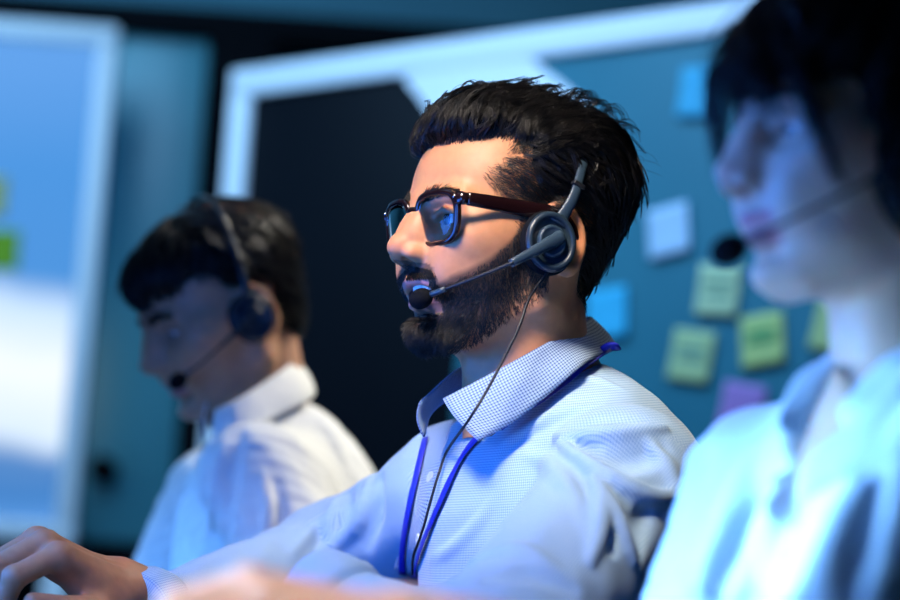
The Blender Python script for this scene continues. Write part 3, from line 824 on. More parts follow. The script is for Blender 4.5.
def sleeve_cloth(B, V, L, Rr):
    """cloth attribute for a shirt: torso wraps about the spine, sleeves follow their own axes"""
    q = np.asarray(V, float)
    ang = np.arctan2(q[:, 1], q[:, 0] + 10); uv = np.stack([ang * .135, q[:, 2] * .001, np.zeros(len(q))], 1)
    best = torso_sdf(sym(q.astype(f32)), 8)
    for limb in (L, Rr):
        for i in range(len(limb) - 1):
            d = cap(q.astype(f32), limb[i], limb[i + 1], 56); m = d < best - 4
            t, a = arc_uv(q, np.asarray(limb[i], float), np.asarray(limb[i + 1], float))
            ab = nrm(np.asarray(limb[i + 1], float) - limb[i]); r = q - limb[i] - ((q - limb[i]) @ ab)[:, None] * ab
            u = nrm(np.cross(ab, (.3, .2, 1))); v = np.cross(ab, u); a = np.arctan2(r @ v, r @ u) * .058
            uv[m] = np.stack([t, a, np.zeros_like(t)], 1)[m]; best = np.where(m, d, best)
    return uv

# ================================================================== the man in the middle
H1 = Frame(P(515, 248, 2.40), 28, 3)
B1 = Frame(H1.w((-50, 0, -112)), 30, 10)
man = empty('person', [B1.o[0], B1.o[1], 0.0], 'man in glasses and pale checked shirt speaking into a headset, beard and swept-back black hair', 'person', 'call centre staff')
SL, SR = np.array((40, 148, -95.0)), np.array((42, -140, -92.0))
EL, WL = B1.loc(P(480, 684, 2.06)), B1.loc(P(352, 626, 2.13))
ER, WR = B1.loc(P(335, 566, 2.62)), B1.loc(P(162, 612, 2.38))
def arms_sdf(p, g=0.0, rs=(50, 44, 40, 28)):
    d = cap(p, SL, EL, rs[0] + g, rs[1] + g); d = smin(d, cap(p, EL, WL, rs[2] + g, rs[3] + g), 10)
    e = cap(p, SR, ER, rs[0] + g, rs[1] + g); e = smin(e, cap(p, ER, WR, rs[2] + g, rs[3] + g), 10)
    return np.minimum(d, e)
def man_body():
    parts = []; tones = []
    HV, HF = polygonise(head_sdf, (-115, -95, -165), (130, 95, 140), 1.3)
    base = (.53, .232, .105)
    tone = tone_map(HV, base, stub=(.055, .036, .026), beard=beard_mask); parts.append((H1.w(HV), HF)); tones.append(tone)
    f = lambda p: smin(smin(np.minimum(torso_sdf(sym(p), -6), legs_sdf(sym(p), -4)), arms_sdf(p, -6), 20), neck_part(sym(p)), 20)
    V, F = polygonise(f, (-140, -300, -640), (620, 330, 20), 7); parts.append((B1.w(V), F)); tones.append(np.tile(base, (len(V), 1)))
    for s, E_, W_, tip, up in ((1, ER, WR, P(22, 540, 2.28), None), (-1, EL, WL, P(196, 642, 2.00), None)):
        w_ = B1.w(W_); w_ = w_ + nrm(tip - w_) * (.046 if s > 0 else 0) + (0, 0, .004 if s > 0 else 0); hf = HandFrame(w_, tip - w_, np.array((.10, -.35, 1.0)) if s > 0 else np.array((.0, .2, 1)))
        V, F = polygonise(lambda p: hand_sdf(p, s, (46, 52, 24), thumb=4), (-70, -62, -110), (180, 80, 40), 2.0)
        parts.append((hf.w(V), F)); tones.append(np.tile(np.asarray(base) * (.92, .88, .84), (len(V), 1)))
    V, F = zip(*parts); n = np.cumsum([0] + [len(v) for v in V[:-1]])
    mk('body', np.concatenate(V), np.concatenate([f + k for f, k in zip(F, n)]), M_['skin'], man, attrs={'tone': np.concatenate(tones)})
    return HV, HF
HV1, HF1 = man_body()
eye_parts(H1, man, M_['iris'], M_['white'])
man_hair(H1, man, HV1, HF1); man_beard(H1, man, HV1, HF1); eyebrows(H1, man, M_['beard']); teeth(H1, man)

def man_shirt_base(p):
    q = sym(p)
    d = torso_sdf(q, 9)
    a = smin(cap(p, SL - (0, 4, 4), EL, 64, 66), cap(p, EL, WL, 62, 43), 26)
    b = smin(cap(p, SR + (0, 4, -4), ER, 54, 56), cap(p, ER, WR, 55, 30), 24)
    d = smin(d, a, 30); d = smin(d, b, 26)
    return d
NECK_A, NECK_B = (62, 0, 96), (22, 0, -26)
FOLDS = [  # (pixels of the crest, crest radius, rise) on the near shoulder and sleeve
    ([(556, 437), (590, 435), (625, 433), (664, 428)], 8, 8),
    ([(562, 444), (598, 472), (632, 491), (660, 499), (682, 490)], 9, 10),
    ([(594, 481), (600, 506), (598, 534), (590, 562)], 9, 9),
    ([(600, 488), (615, 518), (633, 562)], 8, 9),
    ([(520, 452), (545, 462), (565, 482), (580, 508), (588, 540)], 9, 3),
    ([(505, 440), (530, 425), (560, 412), (590, 405)], 6, 3),
    ([(470, 560), (500, 548), (530, 552), (560, 570)], 8, 4),
    ([(430, 560), (455, 545), (480, 520), (500, 490)], 7, 2),
    ([(352, 470), (338, 490), (330, 520), (334, 548)], 9, 7),
    ([(372, 470), (364, 500), (352, 530), (320, 556)], 9, 7),
    ([(292, 552), (312, 528), (335, 514)], 8, 5),
    ([(560, 388), (590, 378), (620, 388)], 5, 2),
    ([(500, 415), (520, 402), (548, 392)], 4, 2),
    ([(650, 440), (668, 462), (676, 490), (668, 520)], 7, 3),
]
GROOVES = [
    ([(574, 446), (600, 456), (630, 458), (662, 450)], 17, 14),
    ([(622, 508), (634, 540)], 15, 12),
    ([(605, 508), (611, 550)], 8, 8),
    ([(575, 470), (588, 500)], 8, 4),
    ([(590, 422), (640, 417)], 10, 4),
    ([(348, 485), (346, 508), (338, 532)], 9, 8),
    ([(380, 480), (376, 510), (366, 545)], 9, 8),
    ([(648, 505), (640, 530), (634, 560)], 10, 9),
    ([(505, 450), (520, 440), (545, 428)], 5, 3),
    ([(490, 580), (530, 575), (570, 590)], 9, 5),
]
def fold_lines(f, B, items):
    out = []
    for px, r, h in items:
        pts = [ray_hit(f, B, x, y) for x, y in spline(np.array(px, float), 3 * len(px))]
        pts = [q for q in pts if q is not None]
        if len(pts) > 2: out.append((np.array(pts), r, h))
    return out
def with_folds(f, B, ridges, grooves, seed=3, amp=1.5):
    Rg = fold_lines(f, B, ridges); Gv = fold_lines(f, B, grooves)
    Rg = [(q - grad(f, q.astype(f32)) * (r - h), r, q.min(0) - 40, q.max(0) + 40) for q, r, h in Rg]
    Gv = [(q + grad(f, q.astype(f32)) * (r * 1.0 - h), r, q.min(0) - 40, q.max(0) + 40) for q, r, h in Gv]
    def F(p):
        d = f(p) + amp * wob(p * np.array((1, 1, .6), f32), seed, .045) + .5 * amp * wob(p, seed + 1, .11)
        for S, sg in ((Gv, -1), (Rg, 1)):
            for q, r, lo, hi in S:
                m = ((p > lo) & (p < hi)).all(-1)
                if not m.any(): continue
                pm = p[m]; n = len(q); rs = r * (.45 + .55 * np.sin(np.linspace(0, math.pi, n)))
                c = chain(pm, q, rs)
                d[m] = smin(d[m], c, 6) if sg > 0 else smax(d[m], -c, 8)
        return d
    return F
def man_shirt():
    f0 = with_folds(man_shirt_base, B1, FOLDS, GROOVES)
    NR = 58
    f = lambda p: smax(smax(f0(p), -cap(p, NECK_A, NECK_B, NR, NR), 3), -(p[..., 2] + 560), 4)
    V, F = polygonise(f, (-160, -300, -580), (420, 340, 70), 2.6)
    V = relax(V, F, 1, .4)
    return mk('shirt', B1.w(V), F, M_['shirt'], man, attrs={'cloth': sleeve_cloth(B1, V, [SL, EL, WL], [SR, ER, WR])}), f0
shirt1, SH1 = man_shirt()

def collar(B, parent, material, rows, name='collar', thick=1.6, n=48):
    """collar leaf: rows = list of (top point, bottom point) from the centre back to the front tip, swept as one folded sheet"""
    T = spline(np.array([r[0] for r in rows], float), n); Bt = spline(np.array([r[1] for r in rows], float), n); m = 9
    V = []; uv = []
    sT = np.concatenate([[0], np.cumsum(np.linalg.norm(np.diff((T + Bt) / 2, axis=0), axis=1))])
    c0 = np.array((10, 0, 0.0))
    for i in range(n):
        for j in range(m):
            u = j / (m - 1); q = T[i] * (1 - u) + Bt[i] * u
            o = q - c0; o[2] = 0; o = o / (np.linalg.norm(o) + 1e-6)
            q = q + o * 5.0 * math.sin(math.pi * u) * .8; V.append(q); uv.append([sT[i] * .001, u * np.linalg.norm(Bt[i] - T[i]) * .001, 0])
    V = np.array(V); F = np.array([[i * m + j, (i + 1) * m + j, (i + 1) * m + j + 1, i * m + j + 1] for i in range(n - 1) for j in range(m - 1)])
    o = mk(name, B.w(V), F, material, parent, attrs={'cloth': np.array(uv)})
    md = o.modifiers.new('thickness', 'SOLIDIFY'); md.thickness = thick * .001; md.offset = 0
    return o

COLLAR1 = [  # (top edge, bottom edge) from the far tip round the back of the neck to the near tip
    (P(420, 402, 2.375), P(424, 437, 2.372)), (P(463, 366, 2.43), P(437, 408, 2.43)), (P(520, 345, 2.485), P(500, 372, 2.52)), (P(570, 322, 2.48), P(596, 346, 2.52)),
    (P(591, 318, 2.44), P(616, 348, 2.455)), (P(560, 336, 2.358), P(586, 363, 2.335)), (P(522, 357, 2.328), P(547, 396, 2.312)), (P(485, 377, 2.325), P(512, 423, 2.303)), (P(443, 399, 2.335), P(478, 441, 2.300))]
col1 = collar(B1, shirt1, M_['collar'], [(B1.loc(a), B1.loc(b)) for a, b in COLLAR1])

def on_cloth(f, B, pix, off, n, fallback=2.33):
    """a smooth line lying 'off' mm above the cloth, seen at the given pixels"""
    out = []
    for x, y in spline(np.array(pix, float), n):
        q = ray_hit(f, B, x, y)
        if q is None: continue
        out.append(q + grad(f, q[None].astype(f32))[0] * off)
    return np.array(out)
def soften(L, it=3):
    L = L.copy()
    for _ in range(it): L[1:-1] = .5 * L[1:-1] + .25 * (L[:-2] + L[2:])
    return L
def strip(B, name, L, half, thick, f, material, parent, uv=True):
    """flat band along L lying on the cloth"""
    L = soften(L, 4); nv = grad(f, L.astype(f32), 4.0); W = B.w(L)
    V, F = tube(W, half * .001, 8, True, thick * .001, up=nv @ B.M)
    s = np.concatenate([[0], np.cumsum(np.linalg.norm(np.diff(W, axis=0), axis=1))]); n = len(L)
    a = np.cos(np.arange(8) * 2 * math.pi / 8) * half * .001
    cu = np.stack([np.repeat(s, 8), np.tile(a, n), np.zeros(8 * n)], 1)
    return mk(name, V, F, material, parent, attrs={'cloth': cu} if uv else None)
strip(B1, 'placket', on_cloth(SH1, B1, [(446, 408), (441, 430), (435, 460), (428, 490), (421, 520), (413, 560), (411, 572)], 1.6, 30), 16, 1.8, SH1, M_['collar'], shirt1)
for x, y in ((433, 478), (421, 540)):
    q = on_cloth(SH1, B1, [(x, y), (x, y + .5)], 3, 2)[0]; nv = grad(SH1, q[None].astype(f32), 4)[0]; a0 = nrm(np.cross(nv, (0, 0, 1)))
    V, F = lathe([(1, -1), (5.2, -1), (5.6, .2), (5.0, 1.0), (3.8, .6), (.5, .6)], q, np.stack([a0, np.cross(nv, a0), nv]), 20); mk('button', B1.w(V), F, M_['button'], shirt1)
for E_, W_, r in ((EL, WL, 44), (ER, WR, 36)):
    u = nrm(W_ - E_); a0 = nrm(np.cross(u, (0, 0, 1))); ax = np.stack([a0, np.cross(u, a0), u])
    V, F = lathe([(r - 8, 2), (r + 2, 4), (r + 5, 12), (r + 4.5, 40), (r + 2.5, 43), (r - 6, 44)], W_, ax, 40)
    t = np.arange(40) * 2 * math.pi / 40; cu = np.array([[ti * r * .001, h * .001, 0] for h in (2, 4, 12, 40, 43, 44) for ti in t])
    mk('cuff', B1.w(V), F, M_['shirt'], shirt1, attrs={'cloth': cu})

spec1 = spectacles(H1, 'dark thick-rimmed glasses worn by the bearded man in the middle')
hs1, cab1 = headset(H1, 'grey headset with black foam microphone worn by the bearded man', (16, 84, -6), (104, 27, -54), (89, 112), (M_['slate'], M_['slate_light'], M_['foam']), cs=.84, arm=.92, tilt=.52, group='headsets')
# lead of the headset, hanging from the cup down the shirt front
lead = [H1.w(cab1)] + [P(x, y, d) for x, y, d in ((530, 297, 2.305), (519, 327, 2.295), (504, 358, 2.288), (486, 392, 2.282), (468, 421, 2.285))]
lead += list(B1.w(on_cloth(SH1, B1, [(452, 452), (441, 482), (434, 508), (428, 530), (420, 552), (415, 570)], 4.5, 8)))
V, F = tube(spline(lead, 70), .00125, 8); mk('lead', V, F, M_['rubber'], hs1)

lan = empty('lanyard', B1.w((0, 0, -300)), 'blue ribbon lanyard round the collar of the bearded man', 'lanyard')
A = on_cloth(SH1, B1, [(482, 437), (468, 452), (456, 474), (444, 500), (434, 524), (425, 545), (418, 568), (416, 575)], 3.2, 26)
strip(B1, 'ribbon', A, 4.2, .6, SH1, M_['ribbon'], lan, False)
A = on_cloth(SH1, B1, [(427, 440), (420, 470), (413, 500), (408, 525), (404, 552), (403, 572)], 3.2, 22)
strip(B1, 'ribbon', A, 3.6, .6, SH1, M_['ribbon'], lan, False)
A = soften(np.array([B1.loc(P(x, y, d)) for x, y, d in spline(np.array([(500, 428, 2.316), (540, 401, 2.320), (568, 379, 2.330), (586, 364, 2.342), (600, 353, 2.38), (612, 348, 2.42)]), 24)]), 2)
strip(B1, 'ribbon', A, 4.5, .6, SH1, M_['ribbon'], lan, False)
q0 = B1.loc(P(600, 352, 2.39))
V, F = tube(B1.w(spline(np.array([q0, B1.loc(P(606, 347, 2.385)), B1.loc(P(613, 344, 2.38)), B1.loc(P(616, 349, 2.385))]), 10)), .0048, 8, True, .0022, up=(0, 0, 1)); mk('bow', V, F, M_['ribbon'], lan)

lower_half(B1, man)
# ================================================================== simpler figures beside him
def arms_of(B, L, Rr, g=0.0, rs=(48, 42, 38, 27)):
    def f(p):
        d = smin(cap(p, L[0], L[1], rs[0] + g, rs[1] + g), cap(p, L[1], L[2], rs[2] + g, rs[3] + g), 14)
        e = smin(cap(p, Rr[0], Rr[1], rs[0] + g, rs[1] + g), cap(p, Rr[1], Rr[2], rs[2] + g, rs[3] + g), 14)
        return np.minimum(d, e)
    return f
def figure(who, Hf, B, k, base, L, Rr, hands, w, lip, h=2.0, hand_scale=1.0, stub=None, beard=None):
    parts = []; tones = []
    hs = lambda p: head_sdf(p, k)
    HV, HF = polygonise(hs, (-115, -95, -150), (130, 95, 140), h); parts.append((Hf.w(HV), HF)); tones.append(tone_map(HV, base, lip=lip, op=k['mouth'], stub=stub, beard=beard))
    aa = arms_of(B, L, Rr, -5); nk = B.loc(Hf.w((-14, 0, -40)))
    f = lambda p: smin(smin(np.minimum(torso_sdf(sym(p), -6, 1, w), legs_sdf(sym(p), -4)), aa(p), 20), cap(p, nk, (14, 0, -40), k['neck'][0] + 1, k['neck'][1] + 3), 20)
    V, F = polygonise(f, (-140, -330, -640), (640, 340, 120), 8); parts.append((B.w(V), F)); tones.append(np.tile(base, (len(V), 1)))
    for s, W_, tip, up in hands:
        w_ = B.w(W_); hf = HandFrame(w_, tip - w_, up)
        V, F = polygonise(lambda p: hand_sdf(p / hand_scale, s, (26, 40, 20)) * hand_scale, (-70, -62, -110), (180, 80, 40), 2.6); parts.append((hf.w(V), F)); tones.append(np.tile(np.asarray(base) * .95, (len(V), 1)))
    V, F = zip(*parts); n = np.cumsum([0] + [len(v) for v in V[:-1]])
    mk('body', np.concatenate(V), np.concatenate([a + b for a, b in zip(F, n)]), M_['skin'], who, attrs={'tone': np.concatenate(tones)})
    return HV, HF, hs
def figure_shirt(who, B, L, Rr, w, material, ridges, grooves, neck, nr, sl=(62, 58, 54, 42), amp=3.0, seed=5, h=4.0, vee=None, name='shirt'):
    def base(p):
        d = torso_sdf(sym(p), 9, 1, w)
        a = smin(cap(p, L[0], L[1], sl[0], sl[1]), cap(p, L[1], L[2], sl[2], sl[3]), 24)
        b = smin(cap(p, Rr[0], Rr[1], sl[0] - 4, sl[1] - 2), cap(p, Rr[1], Rr[2], sl[2], sl[3]), 24)
        return smin(smin(d, a, 28), b, 28)
    f0 = with_folds(base, B, ridges, grooves, seed, amp)
    def f(p):
        d = smax(smax(f0(p), -cap(p, neck[0], neck[1], nr, nr), 4), -(p[..., 2] + 560), 4)
        if vee is not None: d = smax(d, -chain(p, vee[0], vee[1]), 4)
        return d
    V, F = polygonise(f, (-170, -340, -580), (600, 360, 80), h)
    return mk(name, B.w(V), F, material, who), f0
def simple_hair(who, Hf, H, region, flow, material, lo, hi, clumps, seed, r0=.45, cap_h=3.0, step=5.5, steps=13, curl=.35):
    f = lambda p: smax(smax(H(p) + 1.5, region(p) + 2.0, 6), -9 - head_sdf_fast(p), 4)
    V, F = polygonise(f, lo, hi, cap_h); o = mk('hair', Hf.w(V), F, M_['under_hair'], who)
    q = body_tris(V, F, lambda c: H(c) > -5, 6000, seed)
    Ls = clumped(H, q, flow, clumps, 7, steps, step, -2, 3, 2.2, seed + 3, curl, 6)
    V, F = strand_mesh(Ls, taper(len(Ls), steps, r0, .15, seed)); mk('hair_strands', Hf.w(V), F, material, o)
    return o
def lock(pts, n, spread, seed, k=12):
    g = np.random.default_rng(seed); L = []
    for _ in range(n):
        o = g.normal(0, spread, 3); e = g.normal(0, spread * .5, 3); p = np.asarray(pts, float) + o; p[-1] += e; L.append(spline(p, k))
    return np.array(L)

# ------------------------------------------------------------------ the young man beyond, looking down
H2 = Frame(P(231, 317, 3.12), 25, 31)
B2 = Frame(Frame(H2.o, 28, 0).w((-68, 0, -104)), 14, 8)
mate = empty('person', [B2.o[0], B2.o[1], 0], 'young man in a white stand-collar shirt looking down, dark fringe, wearing a headset', 'person', 'call centre staff')
L2 = [np.array((60, 150, -76.0)), B2.loc(P(350, 660, 2.84)), B2.loc(P(150, 668, 2.80))]; R2 = [np.array((52, -150, -80.0)), np.array((150, -215, -300.0)), np.array((330, -120, -290.0))]
K2 = dict(MAN, mouth=0.0, brow=.9, nose=.95, neck=(46, 50), lid=.55, nb=(22, 0, -120), sc=(40, 20, -110))
HV2, HF2, hs2 = figure(mate, H2, B2, K2, (.52, .28, .17), L2, R2, [(-1, L2[2], P(60, 672, 2.78), np.array((0, .2, 1.0))), (1, R2[2], B2.w(R2[2] + (90, 20, 0)), np.array((0, 0, 1.0)))], 1.0, (.42, .17, .16))
eye_parts(H2, mate, M_['iris'], M_['white'], (1, 0, -.4)); eyebrows(H2, mate, M_['dark_hair'], 300, 4.0, 43, hs2)
def hair2(p):
    q = sym(p); d = ell(q, (-9, 0, 52), (95, 77, 78)); d = smin(d, ell(q, (22, 0, 80), (66, 63, 42)), 18); d = smin(d, ell(q, (54, 0, 72), (44, 56, 32)), 16)
    return smin(d, ell(q, (-44, 0, 0), (42, 54, 58)), 20)
LINE2 = [(125, 56), (92, 54), (70, 60), (58, 50), (50, 30), (42, 6), (34, -14), (22, -14), (8, 18), (-8, 32), (-24, 26), (-32, -34), (-50, -56), (-140, -50), (-140, 175), (125, 175)]
def flow2(p):
    x, y, z = p.T; d = np.zeros_like(p); front = np.clip((x - 10) / 40, 0, 1); d[:, 0] = -.6 + 1.5 * front; d[:, 1] = .35 * front; d[:, 2] = -.7 - .3 * front * (x > 70); return d
simple_hair(mate, H2, hair2, lambda p: poly_sd(p[..., 0], p[..., 2], LINE2), flow2, M_['dark_hair'], (-135, -95, -70), (120, 95, 150), 520, 61)
sh2, S2 = figure_shirt(mate, B2, L2, R2, 1.0, M_['white_cloth'],
    [([(262, 470), (268, 510), (262, 560)], 9, 5), ([(225, 430), (215, 480), (208, 540)], 8, 4), ([(300, 400), (330, 430), (350, 470)], 8, 3)],
    [([(275, 485), (272, 520), (268, 545)], 14, 9), ([(240, 430), (232, 480), (225, 540)], 9, 5)], ((66, 0, 100), (22, 0, -26)), 52)
collar(B2, sh2, M_['white_cloth'], [(B2.loc(a), B2.loc(b)) for a, b in [
    (P(206, 404, 3.06), P(204, 440, 3.05)), (P(225, 385, 3.14), P(212, 420, 3.13)), (P(262, 368, 3.21), P(250, 395, 3.22)), (P(292, 358, 3.18), P(305, 385, 3.19)),
    (P(290, 364, 3.10), P(312, 398, 3.09)), (P(262, 384, 3.045), P(275, 418, 3.03)), (P(236, 400, 3.02), P(240, 436, 3.00)), (P(215, 410, 3.025), P(214, 446, 3.015))]])
headset(H2, 'dark headset worn by the young man in white looking down', (12, 84, -4), H2.loc(P(178, 381, 3.0)), (86, 126), (M_['slate'], M_['slate'], M_['foam']), group='headsets', arm=.6, cs=.86, tilt=.25)
lower_half(B2, mate)

# ------------------------------------------------------------------ the woman nearest the lens
H3 = Frame(P(890, 157, 1.78), 17, 8)
B3 = Frame(Frame(H3.o, 15, 0).w((-28, 0, -114)), 22, 13)
lady = empty('person', [B3.o[0], B3.o[1], 0], 'woman in a white collared blouse with dark fringe and headset, closest and out of focus', 'person', 'call centre staff')
L3 = [np.array((56, 132, -78.0)), B3.loc(P(820, 760, 1.46)), B3.loc(P(404, 628, 1.50))]; R3 = [np.array((56, -132, -84.0)), B3.loc(P(680, 760, 1.80)), B3.loc(P(430, 690, 1.70))]
K3 = dict(MAN, mouth=0.0, brow=.5, nose=.86, neck=(41, 45), lid=.6, jaw=.93, chin=.95, nb=(2, 0, -140), sc=(24, 16, -120))
HV3, HF3, hs3 = figure(lady, H3, B3, K3, (.64, .40, .30), L3, R3, [(-1, L3[2], P(212, 594, 1.46), np.array((-.1, -.3, 1.0))), (1, R3[2], P(300, 700, 1.66), np.array((0, 0, 1.0)))], .86, (.55, .17, .2), hand_scale=.92)
eye_parts(H3, lady, M_['iris'], M_['white'], (1, 0, -.3)); eyebrows(H3, lady, M_['dark_hair'], 260, 2.6, 45, hs3)
def hair3(p):
    q = sym(p); d = ell(q, (-12, 0, 52), (102, 83, 86)); d = smin(d, ell(q, (46, 0, 66), (52, 60, 46)), 18); d = smin(d, ell(q, (-30, 0, -20), (60, 72, 78)), 24)
    return smin(d, ell(q, (18, 66, 0), (30, 18, 60)), 18)
LINE3 = [(130, 36), (96, 34), (74, 42), (56, 30), (50, -10), (40, -46), (24, -62), (-20, -88), (-60, -95), (-140, -90), (-140, 175), (130, 175)]
def flow3(p):
    x, y, z = p.T; d = np.zeros_like(p); front = np.clip((x - 5) / 40, 0, 1); d[:, 0] = -.3 + 1.2 * front * (x < 78); d[:, 1] = .1 * np.sign(y); d[:, 2] = -.9; return d
h3 = simple_hair(lady, H3, hair3, lambda p: poly_sd(p[..., 0], p[..., 2], LINE3), flow3, M_['dark_hair'], (-135, -95, -110), (125, 95, 155), 620, 71, curl=.2)
LK = np.concatenate([lock([(84, -30, 84), (100, -36, 60), (101, -40, 34), (97, -43, 6)], 70, 3.5, 5), lock([(80, 14, 84), (98, 22, 62), (100, 30, 40), (96, 36, 26)], 110, 7, 6),
    lock([(66, 40, 80), (84, 50, 52), (80, 58, 22), (70, 64, -20)], 80, 4, 7), lock([(84, -6, 84), (103, -8, 62), (104, -10, 44), (101, -12, 30)], 90, 8, 8)])
V, F = strand_mesh(LK, taper(len(LK), 12, .5, .2, 9)); mk('hair_strands', H3.w(V), F, M_['dark_hair'], h3)
sh3, S3 = figure_shirt(lady, B3, [L3[0], L3[1], L3[1] * .6 + L3[2] * .4], R3, .86, M_['blouse'],
    [([(812, 440), (782, 490), (755, 540), (735, 598)], 9, 6), ([(756, 450), (730, 505), (700, 570)], 9, 6), ([(862, 460), (835, 530), (815, 598)], 10, 6)],
    [([(840, 430), (800, 480), (775, 530), (750, 598)], 9, 12), ([(780, 450), (750, 510), (715, 590)], 9, 12), ([(880, 470), (862, 530), (850, 598)], 9, 9)], ((66, 0, 100), (26, 0, -26)), 47,
    sl=(58, 56, 52, 44), vee=([(60, 0, -20), (104, 0, -70), (126, 0, -120)], [40, 26, 8]), name='blouse')
collar(B3, sh3, M_['blouse'], [(B3.loc(a), B3.loc(b)) for a, b in [
    (P(800, 440, 1.70), P(776, 425, 1.70)), (P(832, 372, 1.74), P(802, 372, 1.76)), (P(880, 330, 1.84), P(862, 352, 1.88)), (P(940, 300, 1.83), P(965, 335, 1.86)),
    (P(960, 310, 1.74), P(985, 360, 1.74)), (P(925, 350, 1.69), P(940, 405, 1.665)), (P(880, 400, 1.665), P(880, 455, 1.645)), (P(815, 455, 1.67), P(795, 505, 1.655))]])
headset(H3, 'black headset worn by the woman in the white blouse', (8, 88, -4), H3.loc(P(729, 250, 1.69)), (92, 128), (M_['rubber'], M_['slate'], M_['foam']), group='headsets', arm=.45, cs=.86, tilt=.25, mic_r=(12, 9.5, 9.5))
lower_half(B3, lady)
# ------------------------------------------------------------------ the room
def at_y(px, py, y):
    """where the line of sight through a pixel meets the frontal plane at distance y"""
    a = P(px, py, 1.0) - CAM; return CAM + a * (y / a[1])
def on_wall(px, py, o, n):
    a = P(px, py, 1.0) - CAM; return CAM + a * (((o - CAM) @ n) / (a @ n))
def slab(name, x0, x1, y0, y1, z0, z1, m, parent=None, kind=None, r=0):
    c = ((x0 + x1) / 2, (y0 + y1) / 2, (z0 + z1) / 2); s = (x1 - x0, y1 - y0, z1 - z0)
    V, F = rbox(c, s, r, None, 2) if r else box(c, s)
    o = mk(name, V, F, m, parent, smooth=bool(r)); return setp(o, kind=kind)
wall_m = mottled(mat('teal_wall', (.03, .16, .22), .7), (.035, .17, .23), (.06, .22, .29), 1.3)
floor_m = mottled(mat('dark_carpet', (.03, .035, .045), .95), (.02, .024, .03), (.045, .05, .06), 90); bump(floor_m, 400, .3, .003)
ceil_m = mat('ceiling_paint', (.25, .27, .29), .9); dark_m = mat('black_lacquer', (.003, .004, .006), .8, spec=.06)
frame_m = mat('white_frame', (.80, .86, .92), .45)
YB = 5.75
slab('floor', -4.5, 4.0, -3.0, YB + .4, -.1, 0, floor_m, kind='structure')
slab('ceiling', -4.5, 4.0, -3.0, YB + .4, 2.9, 3.0, ceil_m, kind='structure')
slab('wall_back', -4.5, 4.0, YB, YB + .15, 0, 2.9, wall_m, kind='structure')
slab('wall_left', -4.6, -4.5, -3.0, YB, 0, 2.9, wall_m, kind='structure')
slab('wall_right', 4.0, 4.1, -3.0, YB, 0, 2.9, wall_m, kind='structure')
# the dark lintel and posts round the door in the back wall
a = at_y(60, 20, YB - .05); b = at_y(208, 290, YB - .05); zt = a[2]
slab('trim_1', -4.49, .60, YB - .10, YB - .002, zt - .020, zt + .035, dark_m, kind='structure')
bx = b[0]
slab('trim_2', bx - .035, bx + .10, YB - .10, YB - .002, 0, zt - .022, dark_m, kind='structure')
slab('trim_3', -4.49, bx - .037, YB - .10, YB - .002, 0, at_y(120, 545, YB)[2], dark_m, kind='structure')
lx = at_y(92, 300, YB)[0]; z0 = at_y(120, 545, YB)[2] + .002; z1 = zt - .022
door_m = mottled(mat('teal_door', (.05, .24, .32), .35), (.045, .25, .31), (.075, .31, .37), 1.1)
door = empty('door_1', (lx, YB - .04, z0), 'teal panelled door between the glass board and the black post', 'door'); door['kind'] = 'structure'
slab('leaf', lx, bx - .038, YB - .06, YB - .004, z0, z1, door_m, door, r=.006)
hp = at_y(103, 470, YB - .09); V, F = lathe([(.004, 0), (.026, 0), (.028, .006), (.02, .012), (.012, .014), (.011, .03), (.026, .036), (.028, .05), (.02, .058), (.003, .06)], hp + np.array((0, .03, 0)), np.array([[1, 0, 0], [0, 0, 1], [0, -1, 0.]]), 24)
mk('handle', V, F, dark_m, door)

# glass board at the left edge, on legs; reflected light painted as emission
YS = 5.45
tr, br_ = at_y(119, 28, YS), at_y(75, 545, YS); xr = (tr[0] + br_[0]) / 2; zt2, zb2 = tr[2], br_[2]; xl = xr - 1.0
gboard = empty('glass_board', ((xl + xr) / 2, YS, 0), 'pale-framed glass board at the left edge, its reflected light painted as glow', 'painted_glow_board')
fw = .040
slab('frame', xl, xr, YS - .02, YS + .02, zt2 - fw, zt2, frame_m, gboard, r=.006); slab('frame', xl, xr, YS - .02, YS + .02, zb2, zb2 + fw, frame_m, gboard, r=.006)
slab('frame', xr - fw, xr, YS - .02, YS + .02, zb2 + fw, zt2 - fw, frame_m, gboard, r=.006); slab('frame', xl, xl + fw, YS - .02, YS + .02, zb2 + fw, zt2 - fw, frame_m, gboard, r=.006)
for x in (xl + .03, xr - .03):
    lg = slab('leg', x - .025, x + .025, YS - .02, YS + .02, .04, zb2, frame_m, gboard, r=.005); slab('foot', x - .03, x + .03, YS - .28, YS + .25, .001, .04, dark_m, lg, r=.01)
sm = mat('painted_glow_glass', (.02, .05, .1), .3); N, Lk, bs = nodes(sm)
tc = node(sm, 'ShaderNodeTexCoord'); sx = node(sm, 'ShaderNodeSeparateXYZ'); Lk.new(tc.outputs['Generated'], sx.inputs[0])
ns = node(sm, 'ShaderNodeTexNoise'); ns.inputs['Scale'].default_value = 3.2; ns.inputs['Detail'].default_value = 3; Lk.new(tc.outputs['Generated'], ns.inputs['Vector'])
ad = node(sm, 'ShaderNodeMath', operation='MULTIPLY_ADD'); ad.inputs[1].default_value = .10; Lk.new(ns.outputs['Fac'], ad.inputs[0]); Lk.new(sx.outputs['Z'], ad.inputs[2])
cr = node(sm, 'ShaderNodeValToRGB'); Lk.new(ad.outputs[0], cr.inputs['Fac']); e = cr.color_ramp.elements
bs.inputs['Specular IOR Level'].default_value = .1
